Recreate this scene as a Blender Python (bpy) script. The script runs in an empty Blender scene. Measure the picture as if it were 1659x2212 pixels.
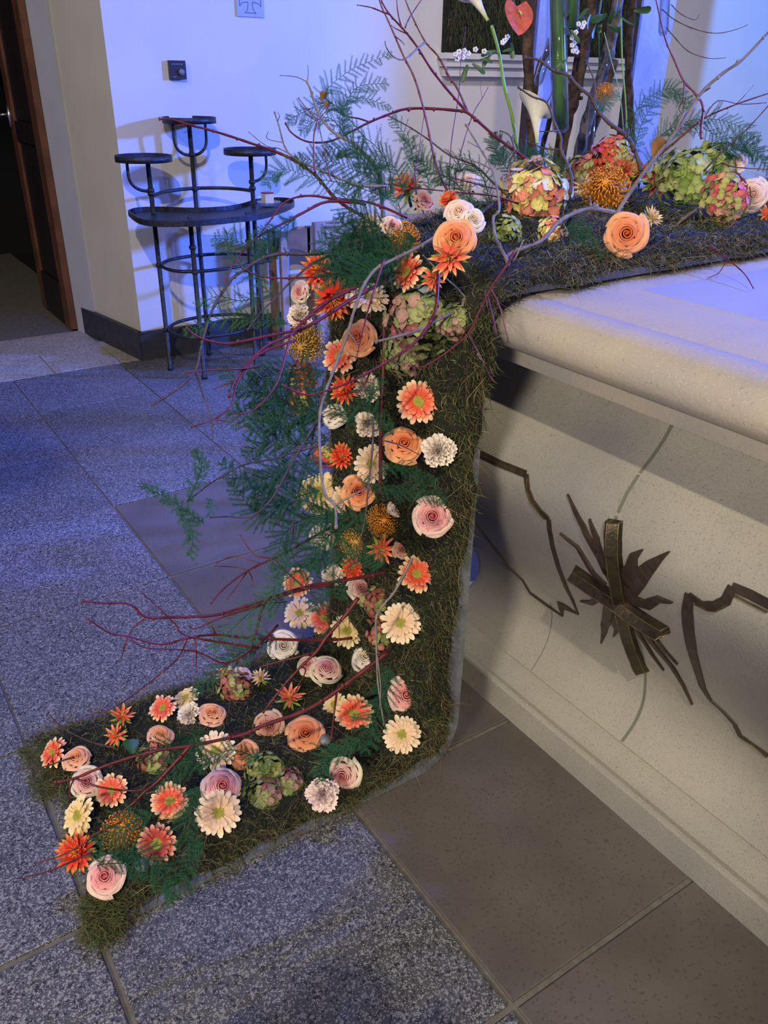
import bpy, math, random
import numpy as np
from mathutils import Vector, Matrix, Quaternion
random.seed(7); rng = np.random.default_rng(7)
PI = math.pi
# ------------------------------------------------------------------ camera, world, lights, exposure
FPX, CX, CY, HC = 1785.43, 829.5, 1106.0, 1.4
_p, _r, _y = math.radians(27.751), math.radians(.846), math.radians(33.895)
_f = np.array([0, math.cos(_p), -math.sin(_p)]); _u = np.array([0, math.sin(_p), math.cos(_p)]); _x = np.array([1., 0, 0])
_r1 = _x*math.cos(_r)+_u*math.sin(_r); _u1 = -_x*math.sin(_r)+_u*math.cos(_r)
_W = np.array([[math.cos(_y), math.sin(_y), 0], [-math.sin(_y), math.cos(_y), 0], [0, 0, 1.]])
RT, UP, FW = Vector(_W@_r1), Vector(_W@_u1), Vector(_W@_f)      # camera axes; world X,Y run along the altar's sides
EYE = Vector((0, 0, HC))
cam = bpy.data.cameras.new('camera'); camo = bpy.data.objects.new('camera', cam)
bpy.context.scene.collection.objects.link(camo)
cam.sensor_fit = 'HORIZONTAL'; cam.sensor_width = 36; cam.lens = 36*FPX/1659; cam.clip_start = .05
camo.matrix_world = Matrix(((RT.x, UP.x, -FW.x, 0), (RT.y, UP.y, -FW.y, 0), (RT.z, UP.z, -FW.z, HC), (0, 0, 0, 1)))
sc = bpy.context.scene; sc.camera = camo
vs = sc.view_settings; vs.view_transform = 'Standard'; vs.look = 'None'; vs.gamma = 1; vs.use_curve_mapping = False; vs.exposure = .82
w = bpy.data.worlds.new('church_air'); sc.world = w; w.use_nodes = True
w.node_tree.nodes['Background'].inputs[0].default_value = (.40, .40, .70, 1); w.node_tree.nodes['Background'].inputs[1].default_value = .19
def lamp(name, kind, loc, aim, power, col, size=.1, spot=60, blend=.3):
    l = bpy.data.lights.new(name, kind); o = bpy.data.objects.new(name, l); sc.collection.objects.link(o)
    l.energy = power; l.color = col
    if kind == 'AREA': l.size = size
    else: l.shadow_soft_size = size
    if kind == 'SPOT': l.spot_size = math.radians(spot); l.spot_blend = blend
    o.location = loc; o.rotation_euler = (Vector(aim)-Vector(loc)).to_track_quat('-Z', 'Y').to_euler()
    return o
lamp('warm_ceiling_spot', 'SPOT', (-1.5, -2.3, 4.8), (.9, 1.6, .4), 420, (1, .85, .62), .05, 70, .6)
lamp('altar_fill_spot', 'SPOT', (-4.2, -1.6, 2.9), (1.2, .9, .5), 520, (1, .88, .74), .55, 42, .8)  # frontal fill lamp added to brighten the altar's lower face
lamp('warm_wall_spot', 'SPOT', (-2.6, 1.2, 4.2), (1.1, 4.9, .8), 100, (1, .88, .66), .12, 60, .6)
lamp('blue_ceiling_spot', 'SPOT', (1.5, 2.7, 4.2), (.75, 3.1, 0), 330, (.09, .15, 1), .05, 70, 1.0)
lamp('blue_altar_spot', 'SPOT', (4.4, .3, 3.4), (1.95, .8, 1.05), 900, (.09, .15, 1), .05, 44, .8)
lamp('blue_side_spot', 'SPOT', (6.5, .5, 2.3), (1.9, 4.3, 1.0), 1750, (.075, .18, 1), .16, 70, .4)
lamp('blue_back_spot', 'SPOT', (6.3, 1.6, 3.3), (6.4, 4.4, 1.4), 300, (.10, .28, 1), .03, 75, .5)
lamp('wall_washer', 'SPOT', (2.2, 1.2, 4.6), (4.6, 4.4, 1.2), 230, (.80, .74, 1), .1, 50, .8)
# ------------------------------------------------------------------ helpers
def ray(px, py): return (RT*((px-CX)/FPX)-UP*((py-CY)/FPX)+FW)
def on(axis, px, py, v):
    d = ray(px, py); return EYE+d*((v-EYE[axis])/d[axis])
def atd(px, py, d): return EYE+ray(px, py)*d
def coll(): return sc.collection.objects
def mesh(name, V, F, mats=(), smooth=False, mi=None, col=None):
    me = bpy.data.meshes.new(name)
    me.from_pydata([tuple(v) for v in V], [], [tuple(f) for f in F])
    for m in (mats if isinstance(mats, (list, tuple)) else [mats]): me.materials.append(m)
    if mi is not None: me.polygons.foreach_set('material_index', np.array(mi, dtype=np.int32))
    if smooth: me.polygons.foreach_set('use_smooth', np.ones(len(me.polygons), dtype=bool))
    if col is not None:
        a = me.color_attributes.new('Col', 'FLOAT_COLOR', 'POINT')
        c = np.ones((len(V), 4), dtype=np.float32); c[:, :3] = np.array(col)[:, :3]; a.data.foreach_set('color', c.ravel())
    me.update(); return me
def sharp(o, deg=20): o.data.set_sharp_from_angle(angle=math.radians(deg)); return o
def obj(name, me, parent=None, kind=None, label=None, cat=None, group=None, loc=None):
    o = bpy.data.objects.new(name, me); coll().link(o)
    if parent is not None: o.parent = parent
    if loc is not None: o.location = loc
    if kind: o['kind'] = kind
    if label: o['label'] = label
    if cat: o['category'] = cat
    if group: o['group'] = group
    return o
def copy_tree(o, parent=None):
    c = o.copy(); coll().link(c)
    if parent is not None:
        c.parent = parent; c.matrix_parent_inverse = o.matrix_parent_inverse.copy()
    for ch in o.children: copy_tree(ch, c)
    return c
class MB:
    def __init__(s): s.V = []; s.F = []; s.I = []; s.C = []
    def add(s, V, F, i=0, c=None):
        n = len(s.V); s.V += [tuple(v) for v in V]; s.F += [tuple(k+n for k in f) for f in F]; s.I += [i]*len(F)
        s.C += [c]*len(V) if (c is None or not hasattr(c[0], '__len__')) else [tuple(q) for q in c]
    def box(s, a, b, i=0):
        (x0, y0, z0), (x1, y1, z1) = a, b
        s.add([(x0,y0,z0),(x1,y0,z0),(x1,y1,z0),(x0,y1,z0),(x0,y0,z1),(x1,y0,z1),(x1,y1,z1),(x0,y1,z1)],
              [(0,3,2,1),(4,5,6,7),(0,1,5,4),(1,2,6,5),(2,3,7,6),(3,0,4,7)], i)
    def tube(s, P, R, n=6, i=0, cap=True, closed=False, c=None):
        P = [Vector(p) for p in P]; m = len(P)
        if not hasattr(R, '__len__'): R = [R]*m
        V = []; F = []; t0 = None; nv = None
        for k in range(m):
            if closed: t = (P[(k+1) % m]-P[k-1])
            else: t = (P[min(k+1, m-1)]-P[max(k-1, 0)])
            t = t.normalized() if t.length > 1e-9 else Vector((0, 0, 1))
            if nv is None:
                nv = t.orthogonal().normalized()
            else:
                nv = (nv-t*nv.dot(t)); nv = nv.normalized() if nv.length > 1e-6 else t.orthogonal().normalized()
            b = t.cross(nv)
            for q in range(n):
                a = 2*PI*q/n; V.append(P[k]+(nv*math.cos(a)+b*math.sin(a))*R[k])
        for k in range(m if closed else m-1):
            k2 = (k+1) % m
            for q in range(n): F.append((k*n+q, k*n+(q+1) % n, k2*n+(q+1) % n, k2*n+q))
        if cap and not closed: F.append(tuple(range(n))[::-1]); F.append(tuple((m-1)*n+q for q in range(n)))
        s.add(V, F, i, c)
    def lathe(s, prof, n=24, o=(0, 0, 0), i=0, c=None):
        V = []; F = []
        for r, z in prof:
            for q in range(n): V.append((o[0]+r*math.cos(2*PI*q/n), o[1]+r*math.sin(2*PI*q/n), o[2]+z))
        for k in range(len(prof)-1):
            for q in range(n): F.append((k*n+q, k*n+(q+1) % n, (k+1)*n+(q+1) % n, (k+1)*n+q))
        F.append(tuple(range(n))[::-1]); F.append(tuple((len(prof)-1)*n+q for q in range(n)))
        s.add(V, F, i, c)
    def prism(s, poly, z0, z1, i=0):
        n = len(poly)
        s.add([(x, y, z0) for x, y in poly]+[(x, y, z1) for x, y in poly],
              [tuple(range(n))[::-1], tuple(range(n, 2*n))]+[(k, (k+1) % n, n+(k+1) % n, n+k) for k in range(n)], i)
    def sphere(s, o, r, nu=12, nv=8, sc_=(1, 1, 1), i=0, c=None):
        prof = []
        V = [(o[0], o[1], o[2]-r*sc_[2])]; F = []
        for a in range(1, nv):
            t = -PI/2+PI*a/nv
            for q in range(nu): V.append((o[0]+r*sc_[0]*math.cos(t)*math.cos(2*PI*q/nu), o[1]+r*sc_[1]*math.cos(t)*math.sin(2*PI*q/nu), o[2]+r*sc_[2]*math.sin(t)))
        V.append((o[0], o[1], o[2]+r*sc_[2])); L = len(V)-1
        for q in range(nu):
            F.append((0, 1+(q+1) % nu, 1+q)); F.append((L, L-nu+q, L-nu+(q+1) % nu))
        for a in range(nv-2):
            for q in range(nu): F.append((1+a*nu+q, 1+a*nu+(q+1) % nu, 1+(a+1)*nu+(q+1) % nu, 1+(a+1)*nu+q))
        s.add(V, F, i, c)
    def mesh(s, name, mats, smooth=True):
        return mesh(name, s.V, s.F, mats, smooth, s.I, s.C if (s.C and s.C[0] is not None) else None)
    def build(s, name, mats, parent=None, smooth=True, **k): return obj(name, s.mesh(name, mats, smooth), parent, **k)
def smoothpath(P, n=4):
    P = [Vector(p) for p in P]
    if len(P) < 3: return [P[0].lerp(P[-1], k/(n)) for k in range(n+1)]
    out = []
    for k in range(len(P)-1):
        p0 = P[max(k-1, 0)]; p1 = P[k]; p2 = P[k+1]; p3 = P[min(k+2, len(P)-1)]
        for j in range(n):
            t = j/n; out.append(.5*((2*p1)+(p2-p0)*t+(2*p0-5*p1+4*p2-p3)*t*t+(-p0+3*p1-3*p2+p3)*t**3))
    out.append(P[-1]); return out
# ------------------------------------------------------------------ materials
def mat(name, base=(.5, .5, .5), rough=.6, metal=0, scale=0, amp=.2, base2=None, bump=0, bscale=60, vcol=False, trans=0, spec=.5, detail=4, speck=None, alpha=None, sheen=0):
    m = bpy.data.materials.new(name); m.use_nodes = True; n = m.node_tree.nodes; l = m.node_tree.links
    b = n['Principled BSDF']; b.inputs['Roughness'].default_value = rough; b.inputs['Metallic'].default_value = metal
    b.inputs['Base Color'].default_value = (*base, 1); b.inputs['Specular IOR Level'].default_value = spec
    if trans: b.inputs['Transmission Weight'].default_value = trans; b.inputs['IOR'].default_value = 1.45
    tc = n.new('ShaderNodeNewGeometry')
    src = None
    if vcol:
        a = n.new('ShaderNodeAttribute'); a.attribute_name = 'Col'; src = a.outputs['Color']
    if scale:
        nz = n.new('ShaderNodeTexNoise'); nz.inputs['Scale'].default_value = scale; nz.inputs['Detail'].default_value = detail
        l.new(tc.outputs['Position'], nz.inputs['Vector'])
        mx = n.new('ShaderNodeMix'); mx.data_type = 'RGBA'
        rp = n.new('ShaderNodeMapRange'); rp.inputs[1].default_value = .35; rp.inputs[2].default_value = .65
        l.new(nz.outputs['Fac'], rp.inputs[0]); l.new(rp.outputs[0], mx.inputs[0])
        if base2 is None: base2 = tuple(c*(1-amp) for c in base)
        mx.inputs[6].default_value = (*base, 1); mx.inputs[7].default_value = (*base2, 1)
        if src is not None:
            mm = n.new('ShaderNodeMix'); mm.data_type = 'RGBA'; mm.blend_type = 'MULTIPLY'; mm.inputs[0].default_value = 1
            l.new(src, mm.inputs[6]); l.new(mx.outputs[2], mm.inputs[7]); src = mm.outputs[2]
        else: src = mx.outputs[2]
    if speck:
        for (sscale, thr, colr, amt) in speck:
            vz = n.new('ShaderNodeTexVoronoi'); vz.inputs['Scale'].default_value = sscale; l.new(tc.outputs['Position'], vz.inputs['Vector'])
            sp = n.new('ShaderNodeSeparateColor'); l.new(vz.outputs['Color'], sp.inputs[0])
            mr = n.new('ShaderNodeMath'); mr.operation = 'GREATER_THAN'; mr.inputs[1].default_value = thr; l.new(sp.outputs[0], mr.inputs[0])
            mu = n.new('ShaderNodeMath'); mu.operation = 'MULTIPLY'; mu.inputs[1].default_value = amt; l.new(mr.outputs[0], mu.inputs[0])
            mx = n.new('ShaderNodeMix'); mx.data_type = 'RGBA'; l.new(mu.outputs[0], mx.inputs[0])
            if src is not None: l.new(src, mx.inputs[6])
            else: mx.inputs[6].default_value = (*base, 1)
            mx.inputs[7].default_value = (*colr, 1); src = mx.outputs[2]
    if src is not None: l.new(src, b.inputs['Base Color'])
    if bump:
        nb = n.new('ShaderNodeTexNoise'); nb.inputs['Scale'].default_value = bscale; nb.inputs['Detail'].default_value = 6; l.new(tc.outputs['Position'], nb.inputs['Vector'])
        bp = n.new('ShaderNodeBump'); bp.inputs['Strength'].default_value = bump; bp.inputs['Distance'].default_value = .004
        l.new(nb.outputs['Fac'], bp.inputs['Height']); l.new(bp.outputs[0], b.inputs['Normal'])
    return m
M_ = {}
M_['plaster'] = mat('cream_plaster', (.72, .71, .66), .85, scale=3, amp=.06, bump=.25, bscale=90)
M_['plaster_side'] = mat('cream_plaster_reveal', (.66, .63, .50), .85, scale=3, amp=.08, bump=.25, bscale=90)
M_['skirt'] = mat('dark_slate_skirting', (.045, .048, .06), .55, scale=20, amp=.3)
M_['trimwhite'] = mat('white_painted_door_trim', (.55, .56, .58), .5, scale=5, amp=.06)
M_['terrazzo'] = mat('grey_terrazzo', (.10, .105, .12), .42, scale=7, amp=.22, speck=[(230, .80, (.30, .305, .32), .75), (200, .84, (.025, .025, .03), .85), (520, .84, (.42, .42, .44), .7)])
M_['terrazzo2'] = mat('grey_terrazzo_darker', (.085, .09, .10), .45, scale=7, amp=.22, speck=[(230, .82, (.26, .265, .28), .75), (200, .84, (.025, .025, .03), .85), (520, .85, (.38, .38, .40), .7)])
M_['sandstone'] = mat('brown_grey_sandstone', (.135, .118, .105), .5, scale=5, amp=.25, bump=.15, bscale=120, speck=[(240, .93, (.07, .06, .055), .6)])
M_['lightslab'] = mat('light_speckled_slab', (.42, .39, .33), .55, scale=6, amp=.2, speck=[(150, .78, (.12, .11, .10), .7), (260, .8, (.55, .52, .45), .6)])
M_['grout'] = mat('grey_sand_grout', (.17, .16, .14), .9, scale=60, amp=.3)
M_['stone'] = mat('pale_altar_limestone', (.38, .36, .30), .62, scale=2.2, amp=.24, base2=(.235, .232, .225), bump=.22, bscale=160, detail=9, speck=[(620, .92, (.17, .15, .12), .5), (260, .99, (.14, .12, .10), .3)])
M_['stone_slab'] = mat('honey_altar_slab', (.50, .44, .33), .55, scale=4.2, amp=.2, base2=(.40, .37, .33), bump=.2, bscale=120, detail=8, speck=[(560, .93, (.62, .56, .44), .5), (300, .99, (.3, .24, .18), .5)])
M_['joint'] = mat('stone_joint_mortar', (.15, .155, .115), .8)
M_['inlay_tile'] = mat('smooth_slab_panel', (.42, .44, .50), .4, scale=4, amp=.12)
M_['bronze'] = mat('dark_aged_bronze', (.075, .060, .038), .42, .7, scale=30, amp=.45, bump=.4, bscale=90)
M_['bronze_edge'] = mat('worn_gold_edge', (.36, .27, .12), .38, .8, scale=40, amp=.5)
M_['ray'] = mat('brown_ray_inlay', (.075, .052, .038), .5, .3, scale=40, amp=.4)
M_['iron'] = mat('blackened_wrought_iron', (.05, .056, .07), .4, .6, scale=60, amp=.4, bump=.5, bscale=200)
M_['wood_dark'] = mat('dark_door_panel', (.02, .012, .010), .5, scale=8, amp=.3)
M_['wood_red'] = mat('red_brown_door_stile', (.17, .065, .03), .45, scale=9, amp=.4)
M_['wood_chair'] = mat('brown_oak_chair', (.26, .17, .10), .55, scale=14, amp=.3)
M_['wood_pale'] = mat('pale_planed_wood', (.42, .34, .30), .6, scale=10, amp=.18, bump=.2)
M_['wood_grey'] = mat('silver_weathered_plank', (.40, .40, .44), .7, scale=9, amp=.3, bump=.4, bscale=40)
M_['chrome'] = mat('brushed_steel', (.6, .6, .62), .3, 1)
M_['black'] = mat('dark_plastic', (.03, .025, .03), .4)
M_['greyplastic'] = mat('grey_plastic', (.2, .2, .22), .4)
M_['plaque'] = mat('pale_stone_plaque', (.42, .47, .60), .5, scale=30, amp=.1)
M_['room'] = mat('painted_dark_room', (.006, .007, .01), .9)  # near-black colour stands in for the unlit dark beyond the doorway
M_['zinc'] = mat('galvanised_tray', (.30, .33, .37), .42, .5, scale=30, amp=.3, bump=.2)
M_['mossbody'] = mat('moss_under_layer', (.013, .017, .007), .95, scale=30, amp=.6)
M_['m1'] = mat('moss_green', (.062, .098, .020), .85)
M_['m2'] = mat('moss_olive', (.090, .090, .026), .85)
M_['m3'] = mat('moss_brown', (.095, .066, .032), .85)
M_['m4'] = mat('moss_dark', (.030, .046, .014), .85)
M_['m5'] = mat('dry_straw', (.22, .175, .085), .8)
M_['petal'] = mat('petal', (1, 1, 1), .6, vcol=True, scale=90, amp=.12, spec=.25)
M_['leaf'] = mat('leaf', (.05, .13, .035), .45, scale=40, amp=.3)
M_['fern'] = mat('asparagus_fern_green', (.014, .070, .034), .7, spec=.2)
M_['fern2'] = mat('asparagus_fern_pale', (.03, .11, .06), .7, spec=.2)
M_['dogwood'] = mat('red_dogwood_bark', (.15, .018, .022), .42, scale=50, amp=.45)
M_['twig'] = mat('brown_twig_bark', (.085, .055, .045), .6, scale=60, amp=.45)
M_['twiggrey'] = mat('silver_grey_bark', (.22, .19, .17), .5, scale=50, amp=.4)
M_['bark'] = mat('rough_dark_bark', (.12, .075, .045), .95, scale=45, amp=.8, bump=1, bscale=70)
M_['birch'] = mat('mottled_silver_bark', (.20, .18, .17), .8, scale=30, amp=.8, base2=(.04, .03, .025), bump=.8, bscale=60)
M_['glass'] = mat('clear_glass', (.95, .98, 1), .03, trans=1)
g_ = bpy.data.materials.new('clear_thin_glass'); g_.use_nodes = True; n_ = g_.node_tree.nodes; l_ = g_.node_tree.links; n_.remove(n_['Principled BSDF'])
tr = n_.new('ShaderNodeBsdfTransparent'); tr.inputs[0].default_value = (.93, .96, .97, 1); gl = n_.new('ShaderNodeBsdfGlossy'); gl.inputs['Roughness'].default_value = .05
fr = n_.new('ShaderNodeLayerWeight'); fr.inputs[0].default_value = .35; mx_ = n_.new('ShaderNodeMixShader'); l_.new(fr.outputs['Facing'], mx_.inputs[0]); l_.new(tr.outputs[0], mx_.inputs[1]); l_.new(gl.outputs[0], mx_.inputs[2]); l_.new(mx_.outputs[0], n_['Material Output'].inputs[0])
M_['glass'] = g_
M_['stem'] = mat('fleshy_green_stem', (.26, .50, .06), .35, scale=20, amp=.2)
M_['wax'] = mat('cream_wax', (.7, .62, .42), .4)
M_['red'] = mat('dull_red_paper', (.3, .03, .03), .5)
M_['cushion'] = mat('cream_seat_cushion', (.50, .47, .36), .9)
M_['rust'] = mat('dry_brown_leaf', (.28, .13, .03), .7, scale=60, amp=.4)
# ------------------------------------------------------------------ floor
fl = obj('floor', None, kind='structure'); fl.location = (0, 0, 0)
g = MB(); g.box((-2.5, -1.5, -.12), (8.5, 4.43, -.006)); g.box((-2.5, 4.43, -.12), (1.4, 8, -.006)); g.build('grout_bed', M_['grout'], fl, smooth=False)
YJ = [.582-.55*4+.55*k for k in range(4)]+[.582, 1.127, 1.667, 2.205, 2.777, 3.33, 3.88, 4.43]
XJ = [.67-.55*k for k in range(5, 0, -1)]+[.67+.55*k for k in range(0, 13)]
tl = {}
def tile(x0, x1, y0, y1, m, gap):
    dx, dy = x1-x0-gap, y1-y0-gap; key = (round(dx, 3), round(dy, 3), m)
    if key not in tl:
        b = MB(); bv = .002
        lo = [(-dx/2, -dy/2), (dx/2, -dy/2), (dx/2, dy/2), (-dx/2, dy/2)]; hi = [(x*(1-2*bv/dx), y*(1-2*bv/dy)) for x, y in lo]
        V = [(*q, -.02) for q in lo]+[(*q, -.0012) for q in lo]+[(*q, 0) for q in hi]
        F = [(8, 9, 10, 11)]+[(k, (k+1) % 4, 4+(k+1) % 4, 4+k) for k in range(4)]+[(4+k, 4+(k+1) % 4, 8+(k+1) % 4, 8+k) for k in range(4)]
        b.add(V, F); tl[key] = b.mesh('floor_tile', M_[m], smooth=False)
    obj('floor_tile', tl[key], fl, loc=((x0+x1)/2, (y0+y1)/2, 0))
for i in range(len(XJ)-1):
    for j in range(len(YJ)-1):
        x0, x1, y0, y1 = XJ[i], XJ[i+1], YJ[j], YJ[j+1]
        if y1 < 0 and x0 < 0: continue
        sand = x0 > .6 and y1 < 2.8
        if x0 > 1.8 and y1 < 1.7: continue
        tile(x0, x1, y0, y1, 'sandstone' if sand else ('terrazzo' if (i+j*3) % 4 else 'terrazzo2'), .013 if (sand or x1 < .7 and y1 < 1.7) else .006)
for (x0, x1) in [(-.95, -.15), (-.15, .19), (.19, .886), (.886, 1.236), (1.236, 1.36)]: tile(x0, x1, 4.43, 4.808, 'lightslab', .005)
for (x0, x1) in [(-.95, -.3), (-.3, .5), (.5, 1.24)]: tile(x0, x1, 4.808, 5.2, 'lightslab', .005)
tile(1.236, 1.30, 4.808, 4.9, 'lightslab', .005)
# ------------------------------------------------------------------ walls, skirting, door
HW = 3.2
b = MB(); b.box((1.364, 4.43, 0), (8.5, 4.75, HW)); b.build('wall_back', M_['plaster'], smooth=False, kind='structure')
b = MB(); b.prism([(1.364, 4.43), (1.364, 4.75), (1.7, 5.4), (1.245, 5.4), (1.245, 5.2)], 0, HW); b.build('wall_left', M_['plaster_side'], smooth=False, kind='structure')
b = MB(); b.prism([(1.268, 4.98), (1.215, 5.2), (1.215, 5.26), (1.246, 5.26), (1.29, 5.0)], .0, HW); b.box((1.262, 5.02, .15), (1.275, 5.06, HW)); b.build('trim_1', M_['trimwhite'], smooth=False, kind='structure')
sk = MB(); sk.box((1.344, 4.402, 0), (8.5, 4.432, .155)); sk.box((1.342, 4.399, .10), (8.5, 4.402, .156)); sk.build('baseboard_back', M_['skirt'], smooth=False, kind='structure')
sk = MB(); sk.prism([(1.340, 4.400), (1.366, 4.432), (1.262, 5.2), (1.222, 5.2)], 0, .155); sk.build('baseboard_left', M_['skirt'], smooth=False, kind='structure')
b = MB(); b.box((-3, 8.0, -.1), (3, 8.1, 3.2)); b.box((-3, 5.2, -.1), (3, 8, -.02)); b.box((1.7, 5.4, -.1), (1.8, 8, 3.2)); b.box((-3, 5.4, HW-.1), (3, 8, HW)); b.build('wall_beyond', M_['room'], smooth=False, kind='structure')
b = MB(); b.box((-3, 5.2, 2.25), (1.25, 5.4, HW)); b.box((-3, 5.2, 0), (-.4, 5.4, 2.3)); b.build('wall_door', M_['plaster_side'], smooth=False, kind='structure')
dr = obj('door_1', None, kind='structure'); dr.location = (1.205, 5.2, 0)
for nm, y0, y1, z0, z1, x, m in [('door_stile', .0, .13, .0, 2.2, .03, 'wood_red'), ('door_stile', .60, .70, .0, 2.2, .03, 'wood_red'), ('door_rail', .13, .60, 1.02, 1.14, .028, 'wood_dark'), ('door_rail', .13, .60, .0, .26, .028, 'wood_dark'), ('door_rail', .13, .60, 2.1, 2.2, .028, 'wood_dark'),
                           ('door_panel', .13, .60, .26, 1.02, .014, 'wood_dark'), ('door_panel', .13, .60, 1.14, 2.1, .014, 'wood_dark')]:
    b = MB(); b.box((-x, y0, z0+.01), (x*.2, y1, z1)); b.build(nm, M_[m], dr, smooth=False)
b = MB(); b.tube([(-.03, .69, 1.10), (-.03, .69, 1.22)], .012, 6); hd = b.build('handle_plate', M_['chrome'], dr)
b = MB(); b.tube([(-.03, .69, 1.17), (-.08, .69, 1.17), (-.085, .80, 1.17)], .009, 8); b.build('door_handle', M_['chrome'], dr)
# unseen block added at right to shade the wall from the blue side spot
b = MB(); b.box((4.976, 2.15, 0), (6.1, 2.6, HW)); b.box((4.93, 2.09, 0), (6.16, 2.66, .2)); b.build('wall_light_blocker', M_['plaster'], smooth=False, kind='structure')
# ------------------------------------------------------------------ altar
PROF = [(1.137, 0), (1.137, .072), (1.140, .078), (1.146, .080), (1.158, .078), (1.172, .084), (1.186, .094), (1.200, .103), (1.209, .107), (1.213, .106), (1.218, .112), (1.234, .130), (1.251, .155), (1.262, .185), (1.265, .215), (1.262, .25), (1.255, .28), (1.235, .33), (1.208, .38), (1.170, .44), (1.132, .50), (1.100, .56), (1.078, .61), (1.066, .65), (1.065, .68), (1.072, .715), (1.090, .75), (1.118, .782), (1.150, .81), (1.172, .835), (1.186, .86), (1.192, .885), (1.194, .925)]
XC, YCt = 2.0, 0.25                       # plan centre: body is mirrored about these
def rrect(ix, r, n=7):
    # rounded rectangle in plan inset ix from the reference outline X=1.0 / Y=1.72
    hx, hy = (XC-ix), (1.47-(ix-1.0))
    r = max(.004, r); P = []
    for (sx, sy, a0) in [(-1, 1, PI), (-1, -1, PI), (1, -1, 0), (1, 1, 0)]: pass
    cs = [(-1, 1, PI, PI/2), (1, 1, PI/2, 0), (1, -1, 0, -PI/2), (-1, -1, -PI/2, -PI)]
    for sx, sy, a0, a1 in cs:
        for k in range(n+1):
            a = a0+(a1-a0)*k/n; P.append((XC+sx*(hx-r)+r*math.cos(a), YCt+sy*(hy-r)+r*math.sin(a)))
    return P
def loft(rings, mb, cap=True):
    V = []; F = []; n = len(rings[0][0])
    for pl, z in rings: V += [(x, y, z) for x, y in pl]
    for k in range(len(rings)-1):
        for q in range(n): F.append((k*n+q, k*n+(q+1) % n, (k+1)*n+(q+1) % n, (k+1)*n+q)[::-1])
    if cap: F.append(tuple(range(n))); F.append(tuple((len(rings)-1)*n+q for q in range(n))[::-1])
    mb.add(V, F)
def densify(P, n=3):
    out = []
    for k in range(len(P)-1):
        for j in range(n): t = j/n; out.append((P[k][0]*(1-t)+P[k+1][0]*t, P[k][1]*(1-t)+P[k+1][1]*t))
    return out+[P[-1]]
alt = obj('altar', None, label='pale stone altar with bulging body and dark metal cross inlay, thick rounded slab', cat='altar'); alt.location = (XC, YCt, 0)
def loc_shift(o): o.location = (-XC, -YCt, 0)
b = MB(); loft([(rrect(x, .012+.05*min(1, max(0, (z-.1)*6))), z) for x, z in PROF[9:]], b); loc_shift(sharp(b.build('altar_body', M_['stone'], alt), 34))
b = MB(); loft([(rrect(x, .012), z) for x, z in PROF[:10]], b); o = b.build('altar_plinth', M_['stone'], alt); sharp(o, 14); loc_shift(o)
slabp = [(1.10, .918), (1.061, .918), (1.060, .922), (1.060, .952), (1.052, .955), (1.030, .957), (1.010, .968), (1.000, .985), (.999, 1.005), (1.006, 1.025), (1.022, 1.040), (1.045, 1.048), (1.076, 1.050), (1.079, 1.0485), (1.083, 1.0485), (1.086, 1.050), (1.2, 1.050)]
b = MB(); loft([(rrect(x, .03 if x < 1.15 else .01), z) for x, z in slabp], b); loc_shift(sharp(b.build('altar_slab', M_['stone_slab'], alt), 38))
b = MB(); b.box((1.277-XC, -.32-YCt, 1.0498), (2.6-XC, 1.045-YCt, 1.0512)); b.build('slab_panel', M_['inlay_tile'], alt, smooth=False)
# face of the body: X for a height z, and the ray / face intersection
PZ = [p[1] for p in PROF[9:]]; PX = [p[0] for p in PROF[9:]]
def faceX(z): return float(np.interp(z, PZ, PX))
def onface(px, py):
    d = ray(px, py); t = .75/d.x; last = None
    for k in range(4000):
        P = EYE+d*t
        if P.z < .93 and P.x > faceX(P.z): return P
        t += .0005
    return P
# mortar joints in the body
def jointline(Y, zs, name='body_joint', w=.0036):
    V = []; F = []
    for k, z in enumerate(zs):
        wob = .0025*math.sin(z*23+Y*9)
        for s in (-1, 1): V.append((faceX(z)-.0006, Y+wob+s*w, z))
        if k: F.append((2*k-2, 2*k-1, 2*k+1, 2*k))
    m = mesh(name, V, F, M_['joint']); o = obj(name, m, alt); loc_shift(o)
jointline(.853, np.linspace(.108, .915, 60)); jointline(1.144, np.linspace(.108, .30, 20), w=.0012)
# frames and cross on the body
def strip(px, w0, name, m, lift=.004, closed=False, edge=True, depth=.006):
    P = [onface(x, y) for x, y in px]; Q = []
    for k in range(len(P)-1):
        n = max(2, int((P[k+1]-P[k]).length/.012))
        for j in range(n): Q.append((P[k].lerp(P[k+1], j/n), k+j/n))
    Q.append((P[-1], len(P)-1)); ws = w0 if hasattr(w0, '__len__') else [w0]*len(P)
    V = []; F = []
    for k, (p, t) in enumerate(Q):
        a = Q[max(k-1, 0)][0]; c = Q[min(k+1, len(Q)-1)][0]; tg = (c-a).normalized()
        nrm = facenormal(p.z); sd = tg.cross(nrm).normalized(); w = float(np.interp(t, range(len(ws)), ws))
        base = Vector((faceX(p.z), p.y, p.z)); 
        def onf(q): return Vector((faceX(q.z), q.y, q.z))
        L = onf(base+sd*w); R = onf(base-sd*w)
        V += [L+nrm*.0005, L+nrm*lift, R+nrm*lift, R+nrm*.0005]
        if k:
            o = 4*(k-1)
            for q in range(3): F.append((o+q, o+q+1, o+q+5, o+q+4))
    F.append((0, 1, 2, 3)); o = 4*(len(Q)-1); F.append((o+3, o+2, o+1, o))
    ob = obj(name, mesh(name, V, F, M_[m]), None); ob.parent = alt; loc_shift(ob); return ob
def facenormal(z):
    dx = (faceX(z+.01)-faceX(z-.01))/.02; return Vector((-1, 0, dx)).normalized()
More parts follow.
